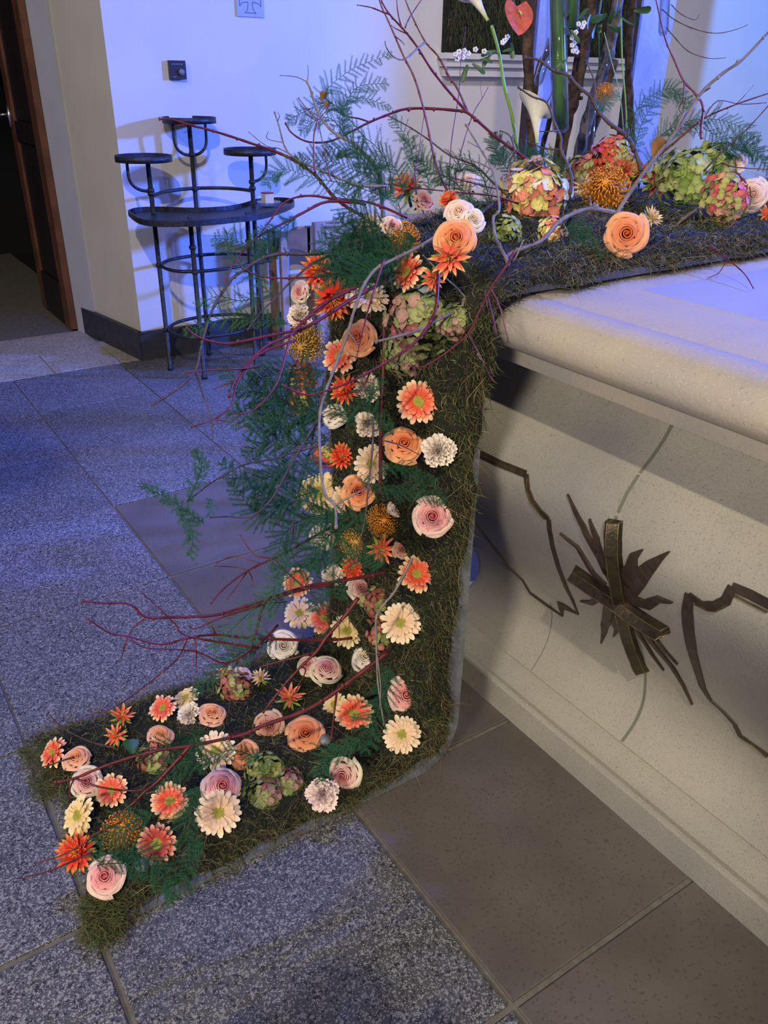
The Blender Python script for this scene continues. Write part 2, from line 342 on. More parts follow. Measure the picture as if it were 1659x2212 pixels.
SL = [(1035, 978), (1085, 1003), (1138, 1024)], [(1138, 1024), (1142, 1058), (1152, 1082), (1172, 1106), (1187, 1120)], [(1187, 1120), (1190, 1150), (1205, 1215), (1225, 1270), (1250, 1326)], [(1250, 1326), (1228, 1313), (1212, 1306), (1216, 1330)], [(1216, 1330), (1180, 1304), (1147, 1280), (1130, 1252), (1098, 1222), (1063, 1176), (1025, 1128)]
for s, w in zip(SL, ([.0075]*3, [.006]*5, [.005, .0055, .006, .006, .002], [.001, .008, .011, .002], [.002, .005, .0045, .0035, .003, .0025, .002])): strip(s, w, 'frame_inlay', 'ray', .0035)
SR = [(1490, 1284), (1487, 1330), (1492, 1380), (1503, 1430), (1518, 1482), (1535, 1510)], [(1535, 1510), (1562, 1534), (1588, 1563), (1600, 1588), (1622, 1603), (1660, 1630)], [(1490, 1284), (1520, 1306), (1545, 1309), (1570, 1297), (1584, 1268)], [(1584, 1268), (1620, 1283), (1675, 1312)]
for s, w in zip(SR, ([.008, .012, .012, .010, .008, .005], [.005, .004, .005, .006, .004, .005], [.006, .008, .009, .009, .008], [.008, .008, .008])): strip(s, w, 'frame_inlay', 'ray', .0035)
for s, w in (([(1141, 1034), (1140, 1060), (1150, 1086), (1168, 1108), (1180, 1120)], .0012), ([(1503, 1302), (1530, 1316), (1550, 1318), (1575, 1304)], .0014), ([(1590, 1287), (1659, 1322)], .0014), ([(1045, 985), (1100, 1010), (1130, 1024)], .001), ([(1600, 1590), (1625, 1606), (1659, 1634)], .0014)): strip(s, w, 'gilt_edge', 'bronze_edge', .0048)
rays = [[(1335, 1270), (1300, 1205), (1262, 1135), (1229, 1067)], [(1310, 1262), (1283, 1235), (1250, 1180), (1212, 1150)], [(1318, 1240), (1303, 1210), (1290, 1160), (1276, 1120)],
        [(1345, 1262), (1368, 1225), (1372, 1200), (1391, 1186)], [(1345, 1290), (1380, 1250), (1410, 1220), (1448, 1191)], [(1360, 1290), (1400, 1304), (1425, 1292), (1455, 1300)],
        [(1330, 1290), (1300, 1282), (1280, 1300), (1256, 1296)], [(1330, 1290), (1318, 1320), (1308, 1350), (1301, 1388)], [(1340, 1310), (1330, 1345), (1335, 1358), (1328, 1373)],
        [(1360, 1320), (1385, 1370), (1410, 1410), (1436, 1446)], [(1370, 1320), (1410, 1385), (1455, 1440), (1498, 1520)], [(1375, 1320), (1410, 1365), (1440, 1405), (1466, 1433)]]
for r_, w0 in zip(rays, (.011, .008, .013, .016, .022, .014, .012, .018, .012, .007, .011, .006)):
    strip(r_, [w0, w0*.8, w0*.5, .0008], 'sun_ray', 'ray', .006)
def beam(px, w, h, name):
    P = [onface(x, y) for x, y in px]; P = smoothpath(P, 6); V = []; F = []; n = len(P)
    for k, p in enumerate(P):
        tg = (P[min(k+1, n-1)]-P[max(k-1, 0)]).normalized(); nrm = facenormal(p.z); sd = tg.cross(nrm).normalized()
        e = .25 if k in (0, n-1) else 1; base = Vector((faceX(p.z), p.y, p.z))-nrm*.004
        hh = h if e == 1 else h*.15
        V += [base+sd*w, base+sd*w+nrm*hh*.62, base+nrm*hh*1.12, base-sd*w+nrm*hh*.62, base-sd*w]
        if k:
            o = 5*(k-1)
            for q in range(4): F.append((o+q, o+q+1, o+q+6, o+q+5))
    F.append((0, 1, 2, 3, 4)); o = 5*(n-1); F.append((o+4, o+3, o+2, o+1, o))
    MIs = []
    ob = obj(name, mesh(name, V, F, [M_['bronze'], M_['bronze_edge']]), None); ob.parent = alt; loc_shift(ob)
    for sgn, q in ((1, 1), (0, 2), (-1, 3)):
        t = MB(); t.tube([V[5*k+q] for k in range(n)], .0011, 4); e_ = t.build('gilt_edge', M_['bronze_edge'], ob)
    return ob
beam([(1331, 1122), (1330, 1180), (1335, 1235), (1347, 1300), (1362, 1370), (1380, 1420), (1393, 1446)], .0155, .026, 'cross_upright')
beam([(1246, 1226), (1290, 1256), (1342, 1290), (1395, 1328), (1447, 1360)], .0095, .034, 'cross_arm')
# ------------------------------------------------------------------ iron candle stand
stand = obj('candle_stand', None, label='blackened iron votive candle stand with three round trays and an oval table', cat='candle stand'); stand.location = (1.65, 4.1, 0)
def S(x, y, z): return (x-1.65, y-4.1, z)
PP = dict(a=(1.418, 4.175), b=(1.701, 4.325), c=(1.515, 3.946), d=(1.825, 3.975), e=(1.947, 4.156))
for k, top in (('a', 1.03), ('b', 1.19), ('c', .80), ('d', .80), ('e', 1.04)):
    b = MB(); x, y = PP[k]; b.tube([S(x, y, 0), S(x, y, .015), S(x, y, .02), S(x, y, top)], [.016, .016, .0115, .0115], 10); lg = b.build('pole', M_['iron'], stand)
for k, z in (('a', .218), ('a', .546), ('a', .885), ('b', .546), ('b', .877), ('b', 1.04), ('c', .218), ('c', .543), ('c', .66), ('d', .218), ('d', .543), ('d', .66), ('e', .218), ('e', .546), ('e', .885), ('e', .915), ('a', .90)):
    b = MB(); x, y = PP[k]; b.sphere(S(x, y, z), .0185, 10, 8, (1, 1, .8)); b.build('collar', M_['iron'], stand)
ringp = [PP['a'], (1.43, 4.02), PP['c'], (1.67, 3.93), PP['d'], (1.97, 4.03), PP['e'], (1.86, 4.28), PP['b'], (1.53, 4.29)]
for z in (.218, .546):
    P = smoothpath([S(x, y, z) for x, y in ringp+[ringp[0]]], 4)[:-1]; b = MB(); b.tube(P, .0088, 8, closed=True); b.build('ring', M_['iron'], stand)
b = MB(); b.tube(smoothpath([S(*PP['a'], .873), S(1.53, 4.28, .878), S(*PP['b'], .88), S(1.86, 4.27, .878), S(*PP['e'], .873)], 5), .0088, 8); b.build('back_rail', M_['iron'], stand)
def tray(cx, cy, z, r, nm='tray'):
    b = MB(); b.lathe([(r-.004, z), (r, z), (r, z+.028), (r-.004, z+.028), (r-.004, z+.004), (.001, z+.004)], 36, S(cx, cy, 0)); return b.build(nm, M_['iron'], stand)
tray(1.40, 4.175, 1.03, .132); tray(1.701, 4.318, 1.185, .132); tray(1.945, 4.156, 1.045, .132)
def bracket(cx, cy, z0, z1, half, dirs):
    for s in dirs:
        P = [S(cx, cy, z0)]+[S(cx+s*half*math.sin(t), cy, z0+.07*(1-math.cos(t))) for t in (.5, 1.0, PI/2)]+[S(cx+s*half, cy, z1)]
        b = MB(); b.tube(smoothpath(P, 4), .0075, 8); b.build('bracket', M_['iron'], stand)
bracket(1.701, 4.325, 1.035, 1.19, .085, (-1, 1)); bracket(1.418, 4.175, .895, 1.035, .10, (-1,)); bracket(1.947, 4.156, .915, 1.05, .085, (1,))
# kidney-shaped table tray
tp = [on(2, x, y, .81) for x, y in [(276, 455), (300, 472), (345, 478), (420, 477), (500, 470), (570, 461), (625, 443), (636, 433), (622, 428), (590, 427), (555, 430), (530, 438), (495, 445), (440, 449), (400, 449), (340, 447), (295, 449)]]
tp = smoothpath(tp+[tp[0]], 4)[:-1]; n = len(tp); c = sum((p for p in tp), Vector())/n
V = []; F = []
for (s, z) in ((1, .785), (1, .812), (.985, .812), (.985, .792)):
    for p in tp: q = c+(p-c)*s; V.append(S(q.x, q.y, z))
for k in range(3):
    for q in range(n): F.append((k*n+q, k*n+(q+1) % n, (k+1)*n+(q+1) % n, (k+1)*n+q))
F.append(tuple(3*n+q for q in range(n))[::-1]); F.append(tuple(range(n)))
obj('table_tray', mesh('table_tray', V, F, M_['iron']), stand)
cp = on(2, 581, 445, .795)
t = obj('glass_candle_dish', None, label='clear glass dish on the iron stand with a votive cup in it', cat='dish'); t.location = cp
b = MB(); b.lathe([(.03, 0), (.055, .008), (.062, .022), (.059, .022), (.05, .011), (.001, .006)], 24); b.build('dish', M_['glass'], t)
t = obj('votive_cup', None, label='small square votive candle cup with dark red rim standing in the glass dish', cat='candle'); t.location = (cp.x-.006, cp.y, .807)
b = MB(); b.box((-.024, -.024, 0), (.024, .024, .05)); b.build('cup', M_['wax'], t, smooth=False)
b = MB(); b.box((-.025, -.025, .05), (.025, .025, .056)); b.build('rim', M_['red'], t, smooth=False)
# thermostat and plaque on the back wall
t = obj('thermostat', None, label='small dark square room thermostat on the pale wall above the candle stand', cat='thermostat'); t.location = (1.70, 4.43, 1.418)
b = MB(); b.box((-.041, -.026, -.041), (.041, 0, .041)); b.build('case', M_['black'], t, smooth=False)
b = MB(); b.tube([(.016, -.026, -.010), (.016, -.034, -.010)], .015, 20); b.build('dial', M_['greyplastic'], t)
for k in range(5): b = MB(); b.box((-.03+.012*k, -.0275, .022), (-.023+.012*k, -.026, .028)); b.build('marking', M_['greyplastic'], t, smooth=False)
b = MB(); b.box((-.03, -.0275, -.032), (-.012, -.026, -.029)); b.build('marking', M_['greyplastic'], t, smooth=False)
t = obj('cross_plaque', None, label='pale square wall plaque engraved with an outlined cross, cut by the top edge', cat='plaque'); t.location = (2.117, 4.43, 1.735)
b = MB(); b.box((-.075, -.008, -.075), (.075, 0, .075)); b.build('plate', M_['plaque'], t, smooth=False)
cr = []
for k in range(4):
    a = k*PI/2
    for (u, v) in ((.011, .014), (.016, .045), (.030, .058), (-.030, .058), (-.016, .045), (-.011, .014)):
        cr.append((u*math.cos(a)-v*math.sin(a), -.0085, u*math.sin(a)+v*math.cos(a)))
b = MB(); b.tube(cr[::1], .0013, 4, closed=True); b.build('cross_outline', M_['skirt'], t, smooth=False)
# framed moss panel with a white ledge on the back wall
t = obj('wall_moss_box', None, label='dark box of hanging moss on the back wall with a white moulded ledge below', cat='wall panel'); t.location = (4.2, 4.43, 1.53)
b = MB(); b.prism([(-.9, -.09), (.9, -.09), (.9, 0), (-.9, 0)], -.03, 0); b.box((-.88, -.07, -.07), (.88, 0, -.03)); b.box((-.86, -.05, -.12), (.86, 0, -.07)); b.build('ledge', M_['plaster'], t, smooth=False)
b = MB(); b.box((-.87, -.03, 0), (.87, -.002, .7)); b.build('backing', M_['mossbody'], t, smooth=False)
b = MB()
for k in range(5000):
    x, z = random.uniform(-.86, .86), random.uniform(.0, .6); l = random.uniform(.03, .09); a = random.gauss(0, .5); yy = -.035-random.random()*.03
    p0 = Vector((x, yy, z+l)); p1 = p0+Vector((math.sin(a)*l, -.01, -math.cos(a)*l)); s = Vector((.002, 0, 0))
    b.add([p0-s, p0+s, p1+s*.3, p1-s*.3], [(0, 1, 2, 3)], random.choice((0, 0, 1, 2)))
b.build('hanging_moss', [M_['m4'], M_['m1'], M_['m3']], t, smooth=False, kind='stuff')
# chair, bench and cushion by the back wall
t = obj('wooden_chair', None, label='brown wooden chair with curved top rail beside the candle stand', cat='chair'); t.location = (2.25, 4.2, 0)
pl, pr = on(1, 596, 735, 4.25), on(1, 660, 735, 4.25); x0 = pl.x-2.25; x1 = on(1, 659, 500, 4.25).x-2.25+.02
for x in (x0, x1):
    b = MB(); b.box((x-.017, .03, 0), (x+.017, .06, .66)); b.build('back_post', M_['wood_chair'], t, smooth=False)
    b = MB(); b.box((x-.017+.045, -.01, 0), (x+.017+.05, .02, .62) if x == x0 else (x+.06, .02, .42)); b.build('leg', M_['wood_pale'], t, smooth=False)  # tall pale box paints in the lit face of the left post
V = []; F = []; n = 12
for k in range(n+1):
    u = k/n; x = x0+(x1-x0)*u; arch = math.sin(PI*u)
    V += [(x, .03, .50+.05*arch), (x, .055, .50+.05*arch), (x, .055, .64+.045*(1-arch)*.4), (x, .03, .64+.045*(1-arch)*.4)]
    if k:
        o = 4*(k-1)
        for q in range(4): F.append((o+q, o+(q+1) % 4, o+4+(q+1) % 4, o+4+q))
obj('top_rail', mesh('top_rail', V, F, M_['wood_chair']), t)
b = MB(); b.box((x0, -.34, .40), (x1+.02, .05, .43)); 
t = obj('wooden_bench', None, label='pale pinkish wooden bench back behind the flowers, against the back wall', cat='bench'); t.location = (2.9, 4.3, 0)
b = MB(); b.box((-.50, .02, .44), (.95, .06, .66)); b.build('backrest', M_['wood_pale'], t, smooth=False)
b = MB(); b.box((-.50, -.34, .38), (.95, .02, .42)); b.build('seat', M_['wood_pale'], t, smooth=False)
for x in (-.47, .90):
    for y in (-.32, .0): b = MB(); b.box((x, y, 0), (x+.04, y+.04, .38)); b.build('leg', M_['wood_pale'], t, smooth=False)
q = on(2, 690, 545, .50)
t = obj('round_stool', None, label='round cream padded stool in front of the bench, mostly behind red flowers', cat='stool'); t.location = (2.36, 3.68, 0)
b = MB(); b.lathe([(.001, .40), (.14, .40), (.155, .42), (.155, .47), (.14, .50), (.07, .512), (.001, .514)], 28); b.build('cushion', M_['cushion'], t)
for k in range(4):
    a = PI/4+k*PI/2; b = MB(); b.tube([(.11*math.cos(a), .11*math.sin(a), .40), (.13*math.cos(a), .13*math.sin(a), 0)], .014, 8); b.build('leg', M_['wood_chair'], t)
# ------------------------------------------------------------------ the moss runner (tray + moss)
Y0, Y1 = 1.10, 1.64
def arc(cx, cz, r, a0, a1, n): return [(cx+r*math.cos(a0+(a1-a0)*k/n), cz+r*math.sin(a0+(a1-a0)*k/n)) for k in range(n+1)]
# path in (X,z), from floor end up the front and along the slab; normal points outwards (towards -X / +z)
PATH = [(.145, .012), (.5, .012)]+arc(.86, .112, .10, -PI/2, -.12, 6)+[(.963, .4), (.966, .7)]+arc(1.018, 1.012, .052, PI, PI/2, 6)+[(1.3, 1.064), (2.0, 1.064), (2.9, 1.064)]
pp = [Vector((p[0], 0, p[1])) for p in PATH]
seg = [0]
for k in range(1, len(pp)): seg.append(seg[-1]+(pp[k]-pp[k-1]).length)
LT = seg[-1]
def pathat(s):
    s = min(max(s, 0), LT-1e-6); x = float(np.interp(s, seg, [p.x for p in pp])); z = float(np.interp(s, seg, [p.z for p in pp]))
    e = .03; a = (np.interp(s-e, seg, [p.x for p in pp]), np.interp(s-e, seg, [p.z for p in pp])); c_ = (np.interp(s+e, seg, [p.x for p in pp]), np.interp(s+e, seg, [p.z for p in pp]))
    t = Vector((c_[0]-a[0], 0, c_[1]-a[1])).normalized(); return Vector((x, 0, z)), Vector((-t.z, 0, t.x))
def hillN(x, y, k=0):
    return .5*math.sin(x*21+y*13+k)+.5*math.sin(x*9-y*27+2*k)+.4*math.sin(x*47+y*39+k*3)
def edgeY(s):   # ragged edges, slab run drifts along Y
    d = max(0, s-2.0)*.035+.055*math.exp(-((s-1.1)/.26)**2); return Y0+d+.012*hillN(s, 0)-.004*(s > .9), Y1+.08*min(1, max(0, s-1.9))+.012*hillN(s, 3)
runner = obj('moss_runner', None, label='long moss covered tray running from the altar top down to the floor', cat='flower runner'); runner.location = (.9, 1.37, 0)
def RS(p): return (p[0]-.9, p[1]-1.37, p[2])
V = []; F = []; ss = np.linspace(.0, LT, 90)
for k, s in enumerate(ss):
    p, n_ = pathat(s); e_ = -.006+.026*min(1, max(0, (s-.72)/.15)); ya, yb = Y0+e_+max(0, s-2.0)*.035, Y1-e_+.08*min(1, max(0, s-1.9))
    for (yy, h) in ((ya, -.009), (ya, .006), (yb, .006), (yb, -.009)): q = p+n_*h; V.append(RS((q.x, yy, q.z)))
    if k:
        o = 4*(k-1)
        for q in range(4): F.append((o+q, o+4+q, o+4+(q+1) % 4, o+(q+1) % 4))
F.append((0, 1, 2, 3)); o = 4*89; F.append((o+3, o+2, o+1, o))
obj('metal_tray', mesh('metal_tray', V, F, M_['zinc']), runner)
NS, NY = 240, 44
V = []; F = []
def moss_pt(s, v):
    p, n_ = pathat(s); ya, yb = edgeY(s); y = ya+(yb-ya)*v
    ed = min(v, 1-v)*(yb-ya); ends = min(s, .4)*1.0
    h = .008+.040*min(1, max(0, ed/.05))**.6*min(1, max(0, ends/.05+.1))**.6+.007*hillN(s, y)+.004*hillN(s*3.1, y*3.3, 1)
    if s > 2.1: h += .03*math.exp(-((y-1.5)/.2)**2)
    q = p+n_*max(.004, h); return Vector((q.x, y, q.z)), n_
for i in range(NS+1):
    for j in range(NY+1):
        q, _ = moss_pt(.01+(LT-.01)*i/NS, j/NY); V.append(RS(q))
        if i and j: a = (i-1)*(NY+1)+j-1; F.append((a, a+1, a+NY+2, a+NY+1))
obj('moss_mat', mesh('moss_mat', V, F, M_['mossbody'], True), runner, kind='stuff')
# moss threads: many thin bent strips on the mat
def threads(N, lo, hi, wd, mats_p, name, mats, edge=0.0, lift=.5, span=None):
    Vs = []; Fs = []; Is = []; 
    for k in range(N):
        s = random.uniform(0, LT*.86) if random.random() < .9 else random.uniform(0, LT)
        if span: s = random.uniform(*span)
        v = random.random()
        if random.random() < edge: v = random.choice((random.uniform(-.01, .06), random.uniform(.94, 1.01)))
        q, n_ = moss_pt(s, v); T = Vector((n_.z, 0, -n_.x)); Yv = Vector((0, 1, 0)); a = random.uniform(0, 2*PI); d = (T*math.cos(a)+Yv*math.sin(a)); up = random.uniform(-.1, lift)
        if v < .03: d = (d+Yv*-.5).normalized()
        if v > .97: d = (d+Yv*.5).normalized()
        L = random.uniform(lo, hi); d = (d+n_*up).normalized(); sd = d.cross(n_)
        sd = sd.normalized() if sd.length > .01 else Yv
        cv = random.uniform(-.5, .5)
        p0 = q-n_*.004; p1 = p0+d*L*.5+sd*cv*L*.15+n_*.1*L; p2 = p0+d*L*.9+sd*cv*L*.6-n_*.12*L+Vector((0, 0, -.1*L)); ww = sd*wd*random.uniform(.6, 1.4)
        if p2.z < .002: p2.z = .002
        ww = (sd*.6+n_*random.uniform(-.8, .8)).normalized()*wd*random.uniform(.6, 1.4)
        o = len(Vs); Vs += [RS(p0-ww), RS(p0+ww), RS(p1+ww*.8), RS(p1-ww*.8), RS(p2)]; Fs += [(o, o+1, o+2, o+3), (o+3, o+2, o+4)]
        r_ = random.random(); c_ = 0
        # patchy tone: drier towards edges
        pr_ = list(mats_p); 
        patch = hillN(q.x*1.3+q.z, q.y*1.5, 5)
        if patch > .35 or min(v, 1-v) < .08: pr_ = [pr_[0]*.5, pr_[1], pr_[2]*1.9, pr_[3]*.8, pr_[4]*1.0]
        tot = sum(pr_); acc = 0
        for m_i, pm in enumerate(pr_):
            acc += pm/tot
            if r_ <= acc: c_ = m_i; break
        Is += [c_, c_]
    o = obj(name, mesh(name, Vs, Fs, mats, False, Is), runner, kind='stuff')
mm5 = [M_['m1'], M_['m2'], M_['m3'], M_['m4'], M_['m5']]
threads(100000, .012, .034, .00095, (.34, .28, .16, .16, .06), 'moss_threads', mm5, .12)
threads(5200, .04, .11, .0005, (.1, .3, .25, .05, .3), 'dry_grass', mm5, .5, .9)
threads(12000, .018, .05, .0008, (.3, .25, .1, .0, .35), 'moss_threads', mm5, .45, .8, (1.95, 3.35))
# tufts hanging past the left end and the corner on the floor
V = []; F = []; I = []
for k in range(5200):
    cx, cy, r = random.choice([(.15, 1.12, .055), (.13, 1.09, .04), (.15, 1.60, .05), (.14, 1.5, .04), (.15, 1.3, .03), (.18, 1.16, .06)])
    a = random.uniform(0, 2*PI); rr = r*math.sqrt(random.random()); p0 = Vector((cx+rr*math.cos(a), cy+rr*math.sin(a), random.uniform(.005, .05)))
    d = Vector((random.gauss(-.2, .6), random.gauss(0, .6), random.gauss(.1, .5))).normalized(); L = random.uniform(.012, .035); w_ = d.orthogonal().normalized()*.0008
    p1 = p0+d*L; p1.z = max(.003, p1.z); o = len(V); V += [RS(p0-w_), RS(p0+w_), RS(p1)]; F += [(o, o+1, o+2)]; I.append(random.choice((0, 0, 1, 1, 2, 3)))
obj('moss_tuft', mesh('moss_tuft', V, F, mm5, False, I), runner, kind='stuff')
# ------------------------------------------------------------------ flower builders (unit radius, facing +Z)
def lerp(a, b_, t): return tuple(a[k]*(1-t)+b_[k]*t for k in range(3))
def sstep(a, b_, x): t = min(1, max(0, (x-a)/(b_-a))); return t*t*(3-2*t)
PM = M_['petal']
def petal_strip(L0, L1, wd, cb, ct, lift, droop, pointed=False, nu=3, nv=6, split=.55, cup=.0, edge=None):
    V = []; F = []; C = []
    for j in range(nv+1):
        v = j/nv; r = L0+(L1-L0)*v
        if pointed: wv = wd*(max(0, math.sin(PI*min(1, v*.9+.1)))**.7)*(1-.3*v) if v < 1 else 0.004
        else: wv = wd*(.45+.75*math.sin(PI*.5*min(1, v*1.25)))*(1 if v < .86 else math.sqrt(max(.05, 1-((v-.86)/.155)**2)))*.83
        for i in range(nu):
            u = -1+2*i/(nu-1); z = lift*v-droop*v*v+cup*(u*u)*wd*(1-v*.4)
            V.append((r, u*wv, z)); c_ = lerp(cb, ct, sstep(split-.2, split+.16, v))
            if edge is not None: c_ = lerp(c_, edge, .8*abs(u)*sstep(.3, .8, v))
            C.append(c_)
    for j in range(nv):
        for i in range(nu-1): a = j*nu+i; F.append((a, a+1, a+nu+1, a+nu))
    return V, F, C
def petal_mesh(*a, **k):
    V, F, C = petal_strip(*a, **k); return mesh('petal', V, F, PM, True, None, C)
def proto(name): o = obj(name, None); return o
def ring(root, meshes, n, off, tilt, name='petal', scl=1, z=0, jit=.08):
    for k in range(n):
        o = obj(name, random.choice(meshes), root); o.rotation_euler = (0, -(tilt+random.gauss(0, jit)), off+2*PI*k/n+random.gauss(0, .04))
        o.scale = (scl*random.uniform(.93, 1.05),)*3; o.location = (0, 0, z)
LIME = (.30, .40, .05); CREAM = (.87, .66, .38); CORAL = (.80, .13, .05); 
def stemb(root, l=.9, r=.10, tube=False):
    b = MB(); b.tube([(0, 0, -.05), (.03, 0, -l)], [r, r*.8], 6); b.build('stem', M_['leaf'], root)
    if tube: b = MB(); b.tube([(0.02, 0, -.35), (.03, 0, -1.5)], [.26, .24], 12); b.build('water_tube', M_['glass'], root)
def gerbera(cb, ct, cin, disc=(.36, .35, .05), n=20, split=.7, single=False):
    root = proto('gerbera')
    m1 = [petal_mesh(.22, 1., .125, cb, ct, l_, d_, split=split, cup=c_) for l_, d_, c_ in ((.14, .16, .35), (.2, .24, .3), (.1, .08, .4))]
    m2 = [petal_mesh(.2, .74, .11, cb, lerp(cb, ct, .4), l_, d_, split=split+.05, cup=.35) for l_, d_ in ((.14, .10), (.18, .18))]
    ring(root, m1, n, 0, .02); ring(root, m2, n-3, .15, .20, z=.03)
    b = MB()
    for k in range(44):
        a = 2*PI*k/44+random.gauss(0, .05); r0, r1 = .27, .47+random.gauss(0, .04); z1 = .16+random.gauss(0, .03)
        ca, sa = math.cos(a), math.sin(a); w_ = .028
        b.add([(r0*ca+w_*sa, r0*sa-w_*ca, .08), (r0*ca-w_*sa, r0*sa+w_*ca, .08), (r1*ca-w_*sa*.8, r1*sa+w_*ca*.8, z1), (r1*ca+w_*sa*.8, r1*sa-w_*ca*.8, z1)], [(0, 1, 2, 3)], 0, [cin]*4)
    b.build('inner_florets', PM, root)
    b = MB(); b.lathe([(.30, .02), (.31, .08), (.27, .13), (.15, .12), (.02, .10)], 20, c=disc)
    for k in range(60):
        r = .28*math.sqrt((k+.5)/60); a = k*2.39996; b.sphere((r*math.cos(a), r*math.sin(a), .125), .026, 5, 4, c=lerp(disc, (.65, .6, .15), random.random()*.7))
    b.build('disc', PM, root)
    stemb(root); return root
def rose(cin, cmid, cout, n=25, openness=1., seed=0):
    root = proto('rose'); rnd = random.Random(seed)
    for k in range(n):
        f = k/(n-1); R = .07+.82*f**.85; th = k*2.32+rnd.uniform(-.15, .15); span = 2.7-.75*f; nu, nv = 11, 7; tl = rnd.uniform(-.05, .07)*f; ph_ = rnd.uniform(0, 6)
        zt = .52-.50*R*R*openness+(1-openness)*.5; lip = (.05+.17*f)*openness; wv0, wv1 = rnd.uniform(0, 6), rnd.uniform(2.5, 4.5)
        cc = lerp(cin, cmid, sstep(0, .45, f)) if f < .5 else lerp(cmid, cout, sstep(.5, .95, f)); V = []; F = []; C = []
        for j in range(nv+1):
            v = j/nv
            for i in range(nu):
                u = -1+2*i/(nu-1); a = th+span*.5*u; drop = .13*abs(u)**3*(.4+f); wob = .03*f*math.sin(wv0+u*wv1)
                if v < .62: t = v/.62; rad = R*(.45+.52*math.sin(t*PI/2)); z = -.35+(zt+.35)*t-drop*t
                else: t = (v-.62)/.38; rad = R*.97+lip*t*(1+.5*wob*10*.3); z = zt-drop-lip*.55*t*t+.02*t*(1-t)*4+wob*t
                rad *= 1+.07*u*(1-.3*f)+.025*f*math.sin(ph_+u*5); z += tl*rad
                V.append((rad*math.cos(a), rad*math.sin(a), z)); C.append(lerp(cc, cout, sstep(.80, 1.0, v)*.7))
        for j in range(nv):
            for i in range(nu-1): q = j*nu+i; F.append((q, q+1, q+nu+1, q+nu))
        obj('petal', mesh('petal', V, F, PM, True, None, C), root)
    b = MB(); b.lathe([(.13, -.3), (.12, .1), (.09, .34), (.045, .47), (.005, .50)], 10, c=cin); b.build('heart', PM, root)
    b = MB()
    for k in range(5):
        a = 2*PI*k/5; V_, F_, _ = petal_strip(.12, .85, .12, (0, 0, 0), (0, 0, 0), -.3, -.15, True); V_ = [(x*math.cos(a)-y*math.sin(a), x*math.sin(a)+y*math.cos(a), z-.3) for x, y, z in V_]; b.add(V_, F_)
    b.lathe([(.10, -.5), (.2, -.42), (.22, -.34)], 10); b.build('sepals', M_['leaf'], root); stemb(root, 1.1); return root
def spiky(cb, ct, layers=((15, 1.0, .0, .15), (13, .92, .35, .15), (10, .78, .75, .14), (7, .6, 1.1, .12)), edge=LIME):
    root = proto('spider_flower')
    for n, L, tilt, wd in layers:
        ms = [petal_mesh(.08, L, wd, cb, ct, l_, d_, pointed=True, nu=3, nv=6, split=.78, cup=.7, edge=None) for l_, d_ in ((.05, .12), (.12, -.10), (.0, -.2))]
        ring(root, ms, n, random.random(), tilt, jit=.16)
    b = MB(); b.sphere((0, 0, .05), .2, 8, 6, c=LIME)
    for k in range(30):
        a = random.random()*2*PI; r = random.random()*.3; b.tube([(0, 0, .05), (r*math.cos(a), r*math.sin(a), .55)], .016, 3, c=(.75, .45, .12))
    b.build('stamens', PM, root); 
    b = MB()
    for k in range(9):
        a = 2*PI*k/9+random.random()*.4; V_, F_, _ = petal_strip(.1, .85, .11, (0, 0, 0), (0, 0, 0), -.1, -.1, True); V_ = [(x*math.cos(a)-y*math.sin(a), x*math.sin(a)+y*math.cos(a), z-.12) for x, y, z in V_]; b.add(V_, F_, 0, LIME)
    b.build('outer_bracts', PM, root); stemb(root); return root
def carnation(c1, c2, n=34):
    root = proto('carnation')
    for k in range(n):
        f = (k+.5)/n; ph = f*1.35; th = k*2.39996; nu, nv = 11, 3; V = []; F = []; C = []; w0 = random.uniform(0, 6)
        for j in range(nv+1):
            v = j/nv
            for i in range(nu):
                u = -1+2*i/(nu-1); rr = (.15+.85*v)*(1-.08*(i % 2)*(v > .9))*(1-.12*u*u); a = u*.42*v+.1*u; x = rr*math.cos(a); y = rr*math.sin(a); z = .10*math.sin(w0+u*9)*v*v+.05*math.sin(w0*2+u*17)*v**3
                V.append((x, y, z)); C.append(lerp(c2, c1, v))
        for j in range(nv):
            for i in range(nu-1): q = j*nu+i; F.append((q, q+1, q+nu+1, q+nu))
        o = obj('petal', mesh('petal', V, F, PM, True, None, C), root); tl_ = PI/2-ph; o.rotation_euler = (random.gauss(0, .25), -tl_, th); s = .62+.40*f; o.scale = (s, s, s)
    b = MB(); b.lathe([(.05, -.8), (.2, -.7), (.24, -.3), (.20, 0)], 10); b.build('calyx', M_['leaf'], root); stemb(root, 1.3); return root
def pincushion(c0, c1, n=190):
    root = proto('pincushion')
    b = MB(); b.sphere((0, 0, 0), .62, 16, 10, (1, 1, .9), c=lerp(c0, (.1, .05, .01), .5)); b.build('flower_head', PM, root)
    b = MB()
    for k in range(n):
        f = (k+.5)/n; ph = f*1.75; th = k*2.39996; d = Vector((math.sin(ph)*math.cos(th), math.sin(ph)*math.sin(th), math.cos(ph)))
        side = Vector((-math.sin(th), math.cos(th), 0)); o = Vector((math.cos(ph)*math.cos(th), math.cos(ph)*math.sin(th), -math.sin(ph)))
        P = [d*.55, d*.78+o*.10+side*.05, d*.95+o*.02, d*1.0-o*.16+side*random.gauss(0, .06)]
        b.tube(P, [.022, .020, .018, .03], 4, c=[lerp(c0, c1, t_) for t_ in (.0, .3, .7, 1) for _ in range(4)])
    b.build('styles', PM, root); stemb(root); return root
